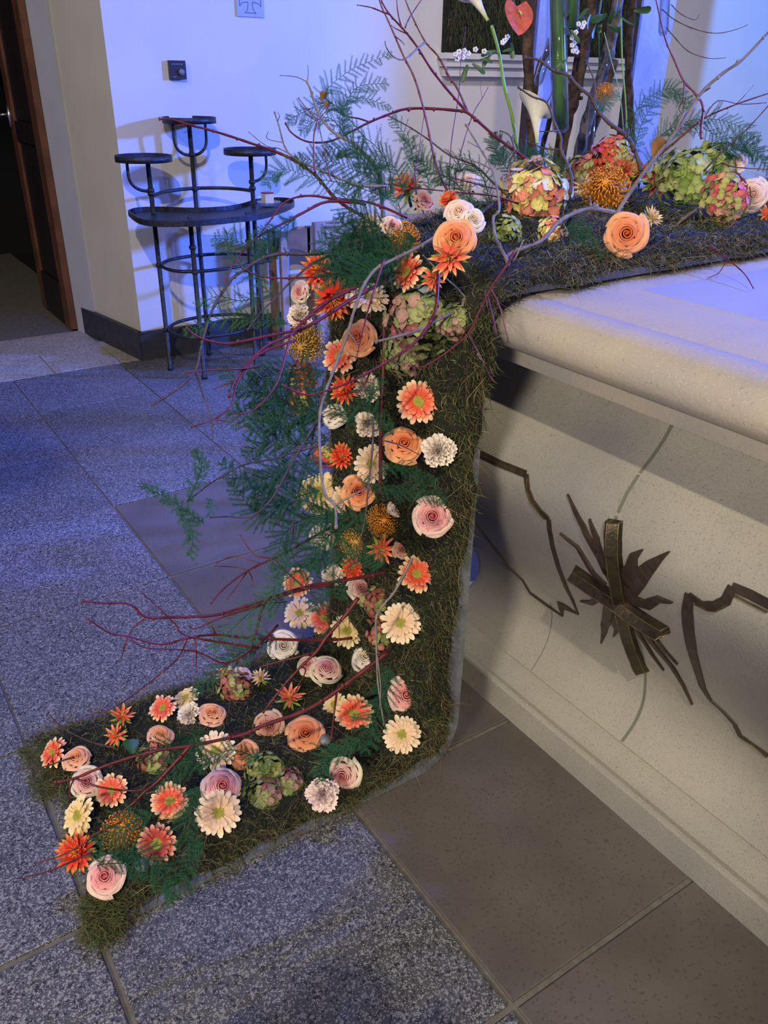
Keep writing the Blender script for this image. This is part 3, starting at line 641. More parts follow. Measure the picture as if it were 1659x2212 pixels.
def hydrangea(cols, n=100, flat=.75):
    root = proto('hydrangea'); ms = []
    for c_ in cols:
        b = MB()
        for k in range(4):
            a = k*PI/2; V = []; F = []; nu, nv = 5, 4; C = []
            for j in range(nv+1):
                v = j/nv; r = .06+.94*v; wv = .56*math.sin(PI*(.08+.84*v))**.65
                for i in range(nu):
                    u = -1+2*i/(nu-1); x = r; y = u*wv; z = .16*v-.12*v*v+.10*u*u*v+(.05*math.sin(5*u+k*2)*v)
                    V.append((x*math.cos(a)-y*math.sin(a), x*math.sin(a)+y*math.cos(a), z)); C.append(lerp(lerp(c_, tuple(min(1, q*1.7) for q in c_), .8*(1-v)), tuple(q*.6 for q in c_), sstep(.8, 1, v)*.6))
            for j in range(nv):
                for i in range(nu-1): q = j*nu+i; F.append((q, q+1, q+nu+1, q+nu))
            b.add(V, F, 0, C)
        b.sphere((0, 0, .03), .10, 6, 4, c=(.5, .5, .25)); ms.append(b.mesh('floret', PM))
    b = MB(); b.sphere((0, 0, 0), .68, 12, 8, (1, 1, flat), c=(.03, .045, .015)); b.build('flower_head', PM, root)
    for k in range(n):
        f = (k+.5)/n; ph = f*1.75; th = k*2.39996; d = Vector((math.sin(ph)*math.cos(th), math.sin(ph)*math.sin(th), math.cos(ph)*flat))
        # neighbouring florets tend to share a tone
        ix = int((hillN(d.x*.06, d.y*.06, len(cols))+1.2)/2.4*len(cols)+random.uniform(-1.1, 1.1)); ix = min(len(cols)-1, max(0, ix))
        o = obj('floret', ms[ix], root); o.location = d*random.uniform(.80, 1.02); q = (d+Vector([random.gauss(0, .26) for _ in range(3)])).to_track_quat('Z', 'Y'); o.rotation_mode = 'QUATERNION'; o.rotation_quaternion = q@Quaternion((0, 0, 1), random.uniform(0, 6)); s = random.uniform(.155, .205); o.scale = (s, s, s)
    stemb(root, 1.1); return root
def calla(c1, c2):
    root = proto('calla_lily'); V = []; F = []; C = []; nu, nv = 17, 14
    for j in range(nv+1):
        v = j/nv
        for i in range(nu):
            u = i/(nu-1); a = (u-.5)*2*PI*1.04; r = .07+.42*v**1.6; back = math.cos(a)
            z = -1.0+2.0*v+(.35*v**3)*back-(.25*v**4)*(1-back); rr = r*(1+.5*v**3*max(0, 1))
            V.append((rr*math.cos(a), rr*math.sin(a), z)); C.append(lerp(c2, c1, sstep(0, .35, v)))
    for j in range(nv):
        for i in range(nu-1): q = j*nu+i; F.append((q, q+1, q+nu+1, q+nu))
    obj('spathe', mesh('spathe', V, F, PM, True, None, C), root)
    b = MB(); b.tube([(0, 0, -.8), (0, 0, .4)], [.06, .04], 8, c=(.75, .5, .05)); b.build('spadix', PM, root); return root
# palettes
PEACH = (.86, .36, .13); PEACHL = (.88, .52, .26); PINK = (.72, .20, .22); PINKL = (.86, .52, .46); PALE = (.78, .66, .52); WHITE = (.84, .78, .68)
G = dict(
 gc=lambda: gerbera((.88, .60, .36), (.90, .74, .52), (.86, .62, .36), n=22),
 go=lambda: gerbera((.84, .105, .05), (.90, .66, .38), (.86, .46, .12), n=21, split=.74),
 gp=lambda: gerbera((.82, .28, .18), (.88, .70, .44), (.80, .36, .22), n=20, split=.66),
 gr=lambda: gerbera((.55, .06, .04), (.84, .46, .28), (.45, .08, .05), n=20, split=.78),
 gy=lambda: gerbera((.84, .62, .26), (.88, .76, .44), (.82, .60, .24), n=20),
 ro=lambda: rose((.66, .12, .04), (.78, .25, .10), (.86, .42, .20), seed=1),
 ro2=lambda: rose((.82, .30, .12), (.88, .42, .20), (.84, .48, .30), seed=2, openness=.86),
 rp=lambda: rose((.72, .16, .18), (.80, .32, .32), (.86, .62, .52), seed=3),
 rp2=lambda: rose((.66, .18, .20), (.80, .42, .40), (.74, .66, .48), seed=4, openness=.8),
 rw=lambda: rose((.74, .60, .42), (.82, .72, .58), (.80, .74, .64), seed=5, openness=.85),
 rd=lambda: rose((.45, .12, .10), (.60, .26, .20), (.62, .42, .30), seed=6, openness=.8),
 rc=lambda: rose((.84, .56, .42), (.84, .62, .50), (.80, .66, .58), seed=8),
 sr=lambda: spiky((.80, .05, .03), (.78, .36, .12)),
 so=lambda: spiky((.90, .17, .09), (.88, .56, .24), ((10, 1., .3, .13), (8, .9, .8, .13), (6, .75, 1.15, .12))),
 sg=lambda: spiky((.62, .10, .06), (.45, .48, .14), ((12, .95, .25, .15), (10, .85, .65, .15), (8, .7, 1.05, .13))),
 sc=lambda: spiky((.86, .66, .38), (.88, .72, .46), ((14, 1., .2, .13), (12, .9, .6, .13), (9, .8, 1.0, .12))),
 cw=lambda: carnation((.86, .78, .68), (.86, .62, .52)),
 cp=lambda: carnation((.88, .74, .68), (.88, .58, .54)),
 po=lambda: pincushion((.72, .28, .02), (.85, .36, .05)),
 py=lambda: pincushion((.50, .32, .04), (.72, .42, .10)),
 hg=lambda: hydrangea([(.17, .26, .05), (.26, .34, .09), (.34, .38, .14), (.20, .28, .09)]),
 hy=lambda: hydrangea([(.70, .22, .14), (.60, .54, .16), (.70, .60, .30), (.68, .46, .42), (.56, .50, .2)]),
 hm=lambda: hydrangea([(.16, .22, .06), (.26, .28, .11), (.34, .20, .16), (.38, .12, .13), (.22, .26, .09)]),
 hb=lambda: hydrangea([(.22, .05, .05), (.30, .12, .08), (.30, .32, .10), (.42, .14, .10)]),
 hr=lambda: hydrangea([(.50, .05, .03), (.55, .12, .05), (.42, .40, .12)]),
 hx=lambda: hydrangea([(.50, .10, .10), (.34, .34, .10), (.56, .30, .18), (.42, .40, .14), (.48, .16, .14)]),
 ca=lambda: calla((.86, .84, .70), (.45, .55, .15)),
)
KIND = {'g': ('gerbera', 'gerbera'), 'r': ('rose', 'rose'), 's': ('spider_flower', 'spider flower'), 'c': ('carnation', 'carnation'), 'p': ('pincushion_flower', 'pincushion flower'), 'h': ('hydrangea', 'hydrangea')}
protos = {}
def surf_hit(px, py, off=.055):
    """nearest point of the raised runner surface along the pixel's ray"""
    d = ray(px, py); c_ = []
    # front face, floor part, slab part, and the two side planes at the far edge
    P = on(0, px, py, .965-off);
    if P.z > .05+off and P.y < Y1+.10 and P.z < 1.13+off*.5: c_.append(((P-EYE).dot(FW), P, Vector((-1, 0, 0))))
    P = on(2, px, py, .02+off)
    if P.x < .965-off*.3 and P.y < Y1+.06: c_.append(((P-EYE).dot(FW), P, Vector((0, 0, 1))))
    P = on(2, px, py, 1.07+off)
    if P.x > .90 and P.y < Y1+.14 and d.z < 0: c_.append(((P-EYE).dot(FW), P, Vector((0, 0, 1))))
    if not c_:
        P = on(1, px, py, Y1+.04); c_.append(((P-EYE).dot(FW), P, Vector((0, .6, .3)) if P.x > .93 else Vector((-.7, .3, .2))))
    c_.sort(key=lambda q: q[0]); return c_[0][1], c_[0][2], c_[0][0]
def place(kind, px, py, dpx, label, tx=0, ty=0, sq=1., off=.055, group=None, P=None, d=None):
    """tx, ty: how far the flower's face turns away from the eye (right, up)"""
    if P is None: P, n_, d = surf_hit(px, py, off)
    r = dpx*.5*d/FPX; f = (-ray(px, py).normalized()+RT*tx+UP*ty).normalized()
    if kind not in protos: root = G[kind](); protos[kind] = root
    else: root = copy_tree(protos[kind])
    nm, cat = KIND.get(kind[0], ('flower', 'flower')); root.name = nm; root.location = P
    root.rotation_mode = 'QUATERNION'; root.rotation_quaternion = f.to_track_quat('Z', 'Y')@Quaternion((0, 0, 1), random.uniform(0, 6.28)); root.scale = (r, r, r*sq)
    root['label'] = label; root['category'] = cat
    if group: root['group'] = group
    return root
# ------------------------------------------------------------------ flowers, one row each
FL = [
 # along the altar top
 ('ro', 1352, 506, 92, 'large peach rose on the moss at the front edge of the altar top', .1, .1, 1, .07),
 ('sc', 1405, 472, 52, 'small cream pompon flower just right of the peach rose on the altar', .8, .5, 1, .07),
 ('hy', 1155, 425, 142, 'big yellow green hydrangea head flushed pink on the altar corner', -.1, .3, 1, .10),
 ('hy', 1192, 500, 62, 'small pale mauve green hydrangea cluster below the big hydrangea', .2, -.2, 1, .06),
 ('hg', 1092, 505, 72, 'dull green hydrangea cluster at lower left of the big hydrangea', -.3, -.1, 1, .06),
 ('po', 1308, 415, 96, 'orange pincushion flower with silvery top behind the silver branch', 0, .4, 1, .10),
 ('hb', 1262, 375, 80, 'muddy olive hydrangea behind the orange pincushion flower', 0, .3, 1, .10),
 ('hr', 1322, 343, 88, 'dark red domed flower head at the foot of the upright trunks', 0, .5, 1, .14),
 ('sg', 1343, 372, 72, 'red and green spiky flower just above the orange pincushion flower', 0, .5, 1, .13),
 ('sg', 1380, 378, 66, 'red and lime spiky flower left of the diagonal grey branch', -.5, .4, 1, .11),
 ('sg', 1417, 392, 80, 'coral and lime spiky flower right of the diagonal grey branch', .6, .1, 1, .11),
 ('hg', 1480, 385, 118, 'plain green hydrangea head on the altar top', -.2, .3, 1, .13),
 ('hg', 1536, 362, 96, 'green hydrangea lump behind the plain green hydrangea', .3, .4, 1, .15),
 ('hx', 1565, 430, 100, 'red flushed hydrangea left of the cream pink rose', .1, 0, 1, .10),
 ('hm', 1446, 425, 72, 'small olive hydrangea bit low between green head and spiky flower', 0, 0, 1, .06),
 ('hx', 1560, 478, 48, 'yellowish hydrangea sprig hanging towards the altar top moss', 0, -.4, 1, .05),
 ('rc', 1625, 421, 70, 'cream pink rose near the right edge of the altar top', .2, .1, 1, .10),
 ('rc', 1592, 352, 44, 'small pale lavender rose behind the ferns at the right', 0, .5, 1, .16),
 ('so', 1657, 462, 44, 'orange spiky flower cut by the right edge', .2, 0, 1, .06),
 ('sc', 1262, 405, 50, 'peach pompon flower tucked left of the orange pincushion', -.3, .4, 1, .08),
 ('rc', 1010, 396, 56, 'pale pink rose seen from the side behind the red branches', -.2, .9, 1, .12),
 # upper bend
 ('so', 880, 412, 84, 'orange pink tulip like bloom in the ferns at the bend', -.2, .9, 1, .10),
 ('rd', 912, 438, 52, 'small magenta pink rosebud right of the orange pink bloom', .5, .5, 1, .10),
 ('rc', 800, 488, 60, 'pale pink rose half veiled by fern on the bend', -.2, .5, 1, .09),
 ('rp2', 845, 492, 48, 'faded pink rose between two ferny blooms on the bend', .2, .4, 1, .09),
 ('po', 868, 520, 74, 'deep orange pincushion flower shaded by the curved dark branch', 0, .3, 1, .07),
 ('rc', 992, 460, 62, 'cream pink rose above the peach rose at the altar corner', -.1, .5, 1, .12),
 ('sr', 970, 432, 44, 'small red spiky flower above the cream pink rose', -.3, .7, 1, .12),
 ('rw', 1020, 478, 56, 'white green rosebud right of the cream pink rose', .3, .4, 1, .11),
 ('ro', 985, 518, 88, 'peach rose with folded petal behind the coral spider flower', 0, .35, 1, .10),
 ('so', 972, 556, 90, 'coral spider flower with yellow tips below the peach rose', .0, -.2, 1, .12),
 ('so', 935, 600, 58, 'dull orange spider flower under the coral one', .2, -.3, 1, .08),
 ('go', 882, 588, 78, 'shaded coral gerbera with cream rim beside the curved branch', -.9, .35, 1, .09),
 ('sr', 688, 584, 78, 'scarlet spider flower with lime bracts at the upper left', -.3, .2, 1, .09),
 ('sr', 720, 645, 92, 'large scarlet spider flower below the smaller scarlet one', .15, -.35, 1, .10),
 ('rp2', 652, 632, 50, 'pink rose peeping out left of the large scarlet spider flower', -.6, .2, 1, .06),
 ('gc', 793, 643, 88, 'cream gerbera seen nearly edge on beside the scarlet flower', .1, .95, 1, .10),
 ('cw', 650, 683, 58, 'cream carnation at the left edge above the yellow pincushion', -.5, .1, 1, .06),
 ('py', 662, 738, 82, 'mustard yellow pincushion flower hanging at the left edge', -.35, -.3, 1, .07),
 ('ro', 778, 733, 80, 'peach rose facing left on the upper drop', -.45, .3, 1, .09),
 ('go', 733, 770, 70, 'peach and cream gerbera tucked under the peach rose', -.3, .25, 1, .08),
 ('hm', 908, 688, 150, 'wide green pink hydrangea head below the altar corner', 0, .3, 1, .07),
 ('hm', 982, 695, 78, 'green pink hydrangea sprig touching the altar slab corner', .4, .1, 1, .05),
 ('hm', 880, 762, 108, 'lower green pink hydrangea cluster over the coral gerbera', 0, -.3, 1, .05),
 ('cw', 788, 838, 70, 'white carnation seen from the side on the left of the drop', .9, .3, 1, .08),
 ('hr', 655, 815, 68, 'red and yellow hydrangea at the left edge of the drop', -.6, 0, 1, .05),
 ('hr', 648, 865, 58, 'dark red hydrangea low at the left edge of the drop', -.6, -.1, 1, .05),
 ('sr', 745, 842, 66, 'scarlet spider flower left of the white carnation', -.3, .1, 1, .07),
 ('go', 904, 868, 88, 'bright coral gerbera facing front on bare moss of the drop', 0, .1, 1, .07),
 ('rw', 722, 902, 60, 'pale pink green rosebud veiled by fern left of the drop', -.2, .5, 1, .07),
 ('cw', 795, 918, 64, 'white carnation under fern above the large peach rose', .2, .1, 1, .06),
 ('ro', 871, 963, 86, 'large peach rose next to the white carnation on the drop', .1, .45, 1, .08),
 ('cw', 947, 975, 78, 'white carnation at the right side of the drop', .1, .1, 1, .07),
 ('sr', 738, 985, 58, 'red spider flower left of the cream gerbera', .1, .1, 1, .06),
 ('hr', 700, 985, 52, 'orange red hydrangea bit beside the red spider flower', -.3, 0, 1, .05),
 ('gc', 804, 1002, 78, 'cream gerbera beneath the large peach rose', -.45, .1, 1, .07),
 ('gy', 690, 1066, 90, 'creamy yellow gerbera in fern shadow at the left of the drop', -.1, .25, 1, .08),
 ('gc', 745, 1078, 62, 'cream gerbera hidden behind the orange peach rose', .1, -.2, 1, .05),
 ('ro', 774, 1062, 74, 'orange peach rose beside the creamy yellow gerbera', .1, .1, 1, .08),
 ('po', 826, 1124, 66, 'golden orange pincushion flower in the middle of the drop', .1, 0, 1, .07),
 ('rp', 934, 1117, 88, 'pink rose with green outer petals at right of the drop', 0, .1, 1, .07),
 ('rc', 856, 1098, 38, 'tiny cream rosebud between pincushion and pink rose', .3, .2, 1, .05),
 ('rw', 700, 1158, 62, 'greenish cream rose buried in fern left of the drop', 0, .2, 1, .06),
 ('py', 768, 1172, 62, 'shaded yellow pincushion flower beside the coral spider flower', 0, 0, 1, .05),
 ('so', 822, 1185, 70, 'coral spider flower below the golden pincushion flower', .3, -.2, 1, .08),
 ('rd', 868, 1190, 44, 'dull pink rosebud above the right coral gerbera', 0, .3, 1, .05),
 ('sr', 766, 1228, 62, 'red spider flower over the dusty pink rose', -.1, .0, 1, .06),
 ('go', 899, 1241, 78, 'coral gerbera turned sideways at right with a twig over it', .5, .3, 1, .07),
 ('cw', 720, 1244, 52, 'white carnation left of the red spider flower', -.2, .2, 1, .07),
 ('go', 643, 1259, 62, 'coral and cream gerbera alone at the left edge', -.35, .1, 1, .06),
 ('rp2', 778, 1272, 62, 'dusty pink rose beside the burgundy hydrangea', .2, .2, 1, .06),
 ('hb', 826, 1300, 92, 'burgundy and green hydrangea low on the drop', .2, .1, 1, .04),
 ('hb', 838, 1372, 84, 'lower burgundy hydrangea around the cream gerbera', .2, -.2, 1, .03),
 ('gc', 866, 1346, 82, 'cream gerbera over the burgundy hydrangea', -.05, .15, 1, .09),
 ('gc', 648, 1325, 66, 'cream gerbera left of the coral one at the foot of the drop', -.3, .35, 1, .07),
 ('go', 701, 1336, 66, 'coral gerbera between two cream gerberas', .0, .2, 1, .07),
 ('gy', 750, 1363, 68, 'yellow cream gerbera right of the coral gerbera', .0, .2, 1, .07),
 ('rw', 613, 1397, 70, 'greyish cream rose at the inner bend', 0, .2, 1, .06),
 ('rw', 797, 1425, 76, 'white rose seen from the side under the cream gerbera', -.35, .65, 1, .06),
 ('rp2', 704, 1453, 74, 'salmon pink rose seen from the side on the bend moss', .2, .85, 1, .06),
 ('rp2', 668, 1440, 50, 'dusty pink rose partly behind the salmon pink rose', -.3, .4, 1, .05),
 ('rp', 879, 1502, 84, 'fully open pink rose at the right bottom of the drop', 0, .1, 1, .07),
 ('gc', 868, 1587, 76, 'cream gerbera under the fully open pink rose', .1, .1, 1, .06),
 ('gy', 722, 1522, 52, 'pale yellow gerbera half behind the coral gerbera', -.7, .2, 1, .05),
 ('go', 765, 1542, 76, 'coral gerbera with yellow centre near the bend', .1, .1, 1, .06),
 # on the floor
 ('so', 625, 1508, 66, 'coral spider flower standing up in the floor moss', .1, .9, 1, .06),
 ('ro', 660, 1587, 82, 'orange peach rose in the middle of the floor moss', 0, .35, 1, .06),
 ('rp2', 747, 1668, 80, 'pale pink green rose lying near the tray edge', -.35, -.4, 1, .05),
 ('cp', 697, 1717, 76, 'white pink carnation at the tray edge', 0, .1, 1, .05),
 ('hg', 572, 1668, 84, 'green hydrangea head in the floor moss', 0, .2, 1, .04),
 ('hm', 572, 1722, 84, 'mauve green hydrangea part nearest the tray edge', 0, -.1, 1, .03),
 ('hm', 622, 1698, 72, 'green brown hydrangea beside the white pink carnation', .2, 0, 1, .03),
 ('ro', 527, 1632, 66, 'orange rose turned right beside the green hydrangea', -.4, .5, 1, .05),
 ('gc', 466, 1622, 80, 'cream gerbera above the pink rose pair', -.2, .25, 1, .07),
 ('rp', 479, 1702, 86, 'deep pink rose behind the large cream gerbera', .1, .35, 1, .05),
 ('gc', 472, 1756, 90, 'large cream gerbera low in front of the deep pink rose', 0, .1, 1, .08),
 ('go', 366, 1731, 74, 'peach gerbera with pale rim left of the large cream gerbera', 0, .2, 1, .06),
 ('gy', 386, 1775, 52, 'small dull cream gerbera under the peach gerbera', .6, -.3, 1, .03),
 ('gr', 339, 1823, 78, 'dark red gerbera with cream rim near the tray edge', -.2, .1, 1, .06),
 ('po', 264, 1800, 84, 'large dark orange pincushion flower under fern', 0, .4, 1, .05),
 ('rp', 230, 1893, 84, 'pale pink rose at the very end of the runner', -.25, .05, 1, .06),
 ('sr', 165, 1842, 86, 'scarlet spider flower at the end corner', -.25, .1, 1, .06),
 ('gy', 170, 1762, 78, 'pale yellow gerbera turned edge on at the runner end', -.75, .1, 1, .07),
 ('go', 241, 1707, 66, 'bright coral gerbera right of the pale pink rose pair', -.3, .2, 1, .07),
 ('rp2', 190, 1690, 70, 'pale pink rose behind the pale yellow gerbera', -.2, .1, 1, .06),
 ('ro2', 166, 1643, 62, 'peach and pink rosebud above the pale pink rose', -.3, .8, 1, .06),
 ('go', 116, 1626, 62, 'peach gerbera edge on at the far left tip', -.95, .35, 1, .06),
 ('so', 252, 1590, 54, 'coral spider flower leaning left on the far edge', -.5, .5, 1, .06),
 ('so', 263, 1549, 56, 'coral spider flower pointing up on the far edge', .3, .8, 1, .08),
 ('go', 352, 1530, 56, 'coral gerbera at the far edge of the floor moss', -.4, .6, 1, .06),
 ('gy', 402, 1508, 54, 'cream gerbera edge on behind the white carnation', -.7, .85, 1, .05),
 ('cw', 411, 1545, 54, 'white carnation left of the peach rosebud', -.5, .4, 1, .05),
 ('ro2', 458, 1547, 62, 'peach rosebud standing right of the white carnation', .0, .95, 1, .05),
 ('ro2', 345, 1593, 58, 'pink cream rosebud with dark fern over it', .2, .9, 1, .05),
 ('hb', 332, 1650, 88, 'burgundy green hydrangea in dark fern shadow', 0, .2, 1, .03),
 ('hb', 508, 1492, 78, 'burgundy hydrangea at the far edge near the bend', -.1, .3, 1, .04),
 ('rc', 518, 1462, 48, 'pale pink rose behind the burgundy hydrangea', .1, .6, 1, .05),
 ('sc', 489, 1460, 46, 'cream pompon flower left of the pale pink rose at the far edge', -.2, .8, 1, .06),
 ('sc', 562, 1466, 44, 'slim cream pompon flower seen from the side near the bend', 0, .9, 1, .06),
 ('rd', 582, 1566, 68, 'dusky pink rose crossed by red branches', -.1, -.2, 1, .05),
]
for (k, x, y, dp, lab, tx, ty, sq, off) in FL: place(k, x, y, dp*(1.0 if k[0] == 'r' else 1.10), lab, tx, ty, sq, off)
# glossy round leaf and loose water tubes
def leafmesh(L, W, name='leaf'):
    V, F, _ = petal_strip(0, L, W, (0, 0, 0), (0, 0, 0), .1*L, .25*L, nu=5, nv=8, cup=.25); return mesh(name, V, F, M_['leaf'], True)
lf = obj('leaf', leafmesh(1, .5), label='single round glossy green leaf on the floor moss', cat='leaf'); P, _, d = surf_hit(285, 1628, .05); lf.location = P; lf.scale = (.035,)*3; lf.rotation_euler = (.3, -.5, 1.3)
for (x, y, dx, dy, lab) in [(284, 1880, .03, .015, 'short clear water tube poking out behind the end rose'), (755, 1402, 0, -.01, 'white capped water tube under the yellow cream gerbera'), (693, 1612, .01, -.01, 'clear water tube below the orange peach rose')]:
    P, n_, d = surf_hit(x, y, .045); t = obj('water_tube', None, label=lab, cat='flower tube'); t.location = P
    b = MB(); b.tube([(0, 0, 0), (0, 0, .035)], .0115, 14); b.build('tube', M_['glass'], t); b = MB(); b.tube([(0, 0, .033), (0, 0, .043)], .0125, 14); b.build('cap', M_['greyplastic'], t)
    t.rotation_mode = 'QUATERNION'; t.rotation_quaternion = (-ray(x, y)*.6+RT*dx*20+UP*.3).to_track_quat('Z', 'Y')
# ------------------------------------------------------------------ branches
def near(px, py, off=.09): P, n_, d = surf_hit(px, py, off); return d
BUD = {}
for k_ in ('dogwood', 'twig', 'twiggrey'): b = MB(); b.sphere((0, 0, 0), 1, 6, 5, (1, 1, 1.3)); BUD[k_] = b.mesh('bud', M_[k_])
def branch(pts, d0, d1, r0, label, m='dogwood', sub=(), r1=None, buds=True, name='branch'):
    """pts: points along the twig; d0, d1: distance from the eye's plane at its ends (linear between)"""
    L = [0]
    for k in range(1, len(pts)): L.append(L[-1]+math.hypot(pts[k][0]-pts[k-1][0], pts[k][1]-pts[k-1][1]))
    def dep(k): return d0+(d1-d0)*L[k]/L[-1]
    P = [atd(x, y, dep(k)) for k, (x, y) in enumerate(pts)]; org = P[0].copy(); Q = smoothpath([p-org for p in P], 4); n = len(Q)
    r0 *= .78; r1 = r1*.78 if r1 else r0*.40
    t = obj(name, None, label=label, cat='branch'); t.location = org
    b = MB(); wob = random.uniform(0, 9)
    Rr = [(r0+(r1-r0)*k/(n-1))*(1+.12*math.sin(k*2.1+wob)) for k in range(n)]
    b.tube(Q, Rr, 7); b.build('stem', M_[m], t)
    if buds:
        for k in list(range(3, n-1, 4))[:9]:
            a = Vector([random.gauss(0, 1) for _ in range(3)]).normalized()*Rr[k]; bd = obj('bud', BUD[m], t); bd.location = Q[k]+a*.6; bd.scale = (Rr[k]*1.2,)*3
        bd = obj('bud', BUD[m], t); bd.location = Q[-1]; bd.scale = (r1*1.6,)*3
    for s_ in sub:
        x0, y0 = s_[0]
        kk = min(range(n), key=lambda k: (Q[k]+org-atd(x0, y0, ((Q[k]+org)-EYE).dot(FW))).length); dd = ((Q[kk]+org)-EYE).dot(FW)
        S_ = [Q[kk]]+[atd(x, y, dd+random.uniform(-.02, .02)*q)-org for q, (x, y) in enumerate(s_[1:], 1)]; S_ = smoothpath(S_, 4)
        b = MB(); b.tube(S_, [Rr[kk]*.72*(1-.5*q/(len(S_)-1)) for q in range(len(S_))], 6); b.sphere(S_[-1], Rr[kk]*.62, 6, 4); b.build('twig', M_[m], t)
    return t
mm = .001
branch([(1190, 372), (1160, 358), (1117, 329), (1068, 293), (1015, 247), (990, 239), (919, 234), (873, 236), (840, 247), (798, 264), (756, 286), (717, 304), (684, 308), (655, 303), (629, 286), (617, 267)], 1.95, 1.75, .0052, 'thick red branch sweeping left in a wide arch over the bend', sub=[[(798, 264), (775, 256), (746, 251), (728, 239)]])
branch([(1013, 246), (971, 199), (932, 150), (901, 101), (873, 65), (840, 29), (821, -5), (810, -40)], 1.90, 1.75, .0042, 'red branch rising up left from the arch to the top edge', sub=[[(878, 70), (855, 62), (845, 55)]])
branch([(1010, 241), (990, 195), (971, 166), (945, 120), (919, 91), (892, 39), (876, 0), (868, -30)], 1.92, 1.85, .0036, 'purple red branch rising steeply beside the longer red one', sub=[[(971, 166), (963, 158), (966, 150)]])
branch([(985, 440), (971, 420), (951, 378), (935, 326), (925, 277), (909, 212), (893, 163), (873, 124), (853, 78), (837, 42), (821, 6), (812, -30)], 1.75, 1.68, .0040, 'long purple branch standing up from the altar corner', sub=[[(853, 78), (866, 88), (873, 96)]])
branch([(919, 91), (899, 107), (883, 122), (866, 129), (847, 120), (834, 101), (832, 90)], 1.84, 1.74, .0030, 'pale lilac hooked twig crossing the upright branches', 'twiggrey')
branch([(868, 62), (860, 30), (856, -10)], 1.76, 1.76, .0022, 'thin short red twig at the top edge')
branch([(875, 60), (886, 36), (910, 0), (925, -20)], 1.76, 1.78, .0022, 'thin red twig leaning right at the top edge')
branch([(840, 30), (827, 26), (801, 16), (772, 11)], 1.75, 1.72, .0026, 'short twig pointing left near the top edge')
branch([(830, 480), (821, 391), (814, 365), (788, 335), (762, 309), (726, 290), (700, 264), (684, 234), (671, 195), (663, 177)], 1.60, 1.62, .0058, 'mossy grey green branch curving up to a forked tip', 'twiggrey', sub=[[(663, 177), (640, 166), (605, 163)], [(664, 178), (666, 160), (665, 142)], [(716, 285), (722, 272), (713, 268)]])
branch([(800, 475), (775, 462), (726, 430), (684, 381), (645, 352), (613, 335), (580, 322), (550, 312), (500, 295), (450, 280), (410, 270), (375, 259), (345, 257)], 1.60, 1.35, .0046, 'long red branch reaching left across the candle stand trays', sub=[[(430, 275), (405, 268), (375, 274)], [(410, 271), (405, 282), (398, 286)]])
branch([(835, 402), (790, 402), (760, 395), (720, 380), (680, 362), (650, 350), (625, 332), (612, 308), (602, 270), (593, 243)], 1.58, 1.45, .0038, 'tan twig running left and turning up beside the right tray', 'twiggrey', sub=[[(625, 332), (600, 320), (575, 315), (537, 285)], [(600, 262), (604, 250), (600, 243)], [(577, 316), (578, 300), (579, 285)]])
branch([(681, 374), (678, 340), (678, 293), (684, 260), (665, 238), (645, 212)], 1.50, 1.48, .0024, 'thin dark red twig standing behind the tan twig', sub=[[(684, 260), (700, 245), (717, 221)]])
branch([(716, 392), (710, 371), (697, 309), (686, 257)], 1.52, 1.50, .0023, 'thin purple upright twig left of the bend ferns')
branch([(970, 420), (971, 390), (975, 309), (990, 212), (993, 175), (995, 140), (1006, 59)], 1.95, 2.0, .0020, 'very thin upright purple shoot behind the arch')
branch([(981, 430), (982, 400), (987, 365), (1003, 303), (1023, 244), (1042, 212), (1054, 189)], 1.85, 1.9, .0022, 'thin red shoot forking at its tip right of centre', sub=[[(1042, 212), (1038, 190), (1040, 175)]])
branch([(1096, 575), (1094, 560), (1072, 518), (1065, 472), (1078, 456), (1075, 417), (1062, 365), (1036, 319), (1006, 270)], 1.45, 1.55, .0046, 'silvery zigzag branch rising from the altar corner', 'twiggrey', sub=[[(1036, 319), (1022, 312), (1010, 306)], [(1006, 270), (1012, 268), (1016, 262)], [(1062, 365), (1030, 350), (985, 336), (961, 322)]])
branch([(1100, 425), (1065, 394), (1026, 358), (971, 335), (922, 299), (880, 272), (840, 251)], 1.80, 1.75, .0036, 'brown branch slanting up left beneath the red arch', 'twig')
branch([(1170, 425), (1068, 407), (1000, 390), (938, 374)], 1.85, 1.7, .0026, 'dark red twig lying flat above the flowers at the bend')
branch([(1120, 440), (1065, 423), (985, 415), (905, 407), (830, 397)], 1.75, 1.62, .0028, 'second dark red twig lying flat just below the first')
branch([(893, 395), (896, 378), (905, 325), (917, 241)], 1.7, 1.75, .0019, 'hair thin purple shoot at the centre of the bend')
branch([(1120, 395), (1114, 368), (1110, 320), (1101, 293), (1081, 283)], 1.9, 1.9, .0040, 'short dark branch stub right of the silvery zigzag', 'twig', sub=[[(1104, 300), (1112, 285), (1107, 268)]])
branch([(1030, 470), (1065, 440), (1095, 425), (1120, 390), (1160, 372)], 1.7, 2.0, .0052, 'dark forked branch behind the big hydrangea', 'twig')
branch([(1231, 420), (1235, 387), (1225, 354), (1211, 323), (1211, 296), (1198, 266), (1181, 222), (1150, 209), (1120, 189)], 1.75, 1.7, .0052, 'crooked brown branch over the big hydrangea', 'twig', sub=[[(1211, 323), (1174, 320), (1134, 303)], [(1184, 221), (1193, 195), (1189, 158)], [(1198, 285), (1185, 284), (1166, 284)]])
branch([(1385, 370), (1380, 350), (1366, 313), (1349, 290), (1316, 266), (1289, 236), (1279, 212), (1252, 189), (1225, 162), (1194, 152), (1167, 131), (1134, 125)], 1.9, 1.85, .0070, 'knotty brown branch crossing in front of the trunks', 'twig', sub=[[(1281, 215), (1284, 175), (1265, 131)], [(1349, 285), (1358, 278), (1356, 300)]], r1=.0035)
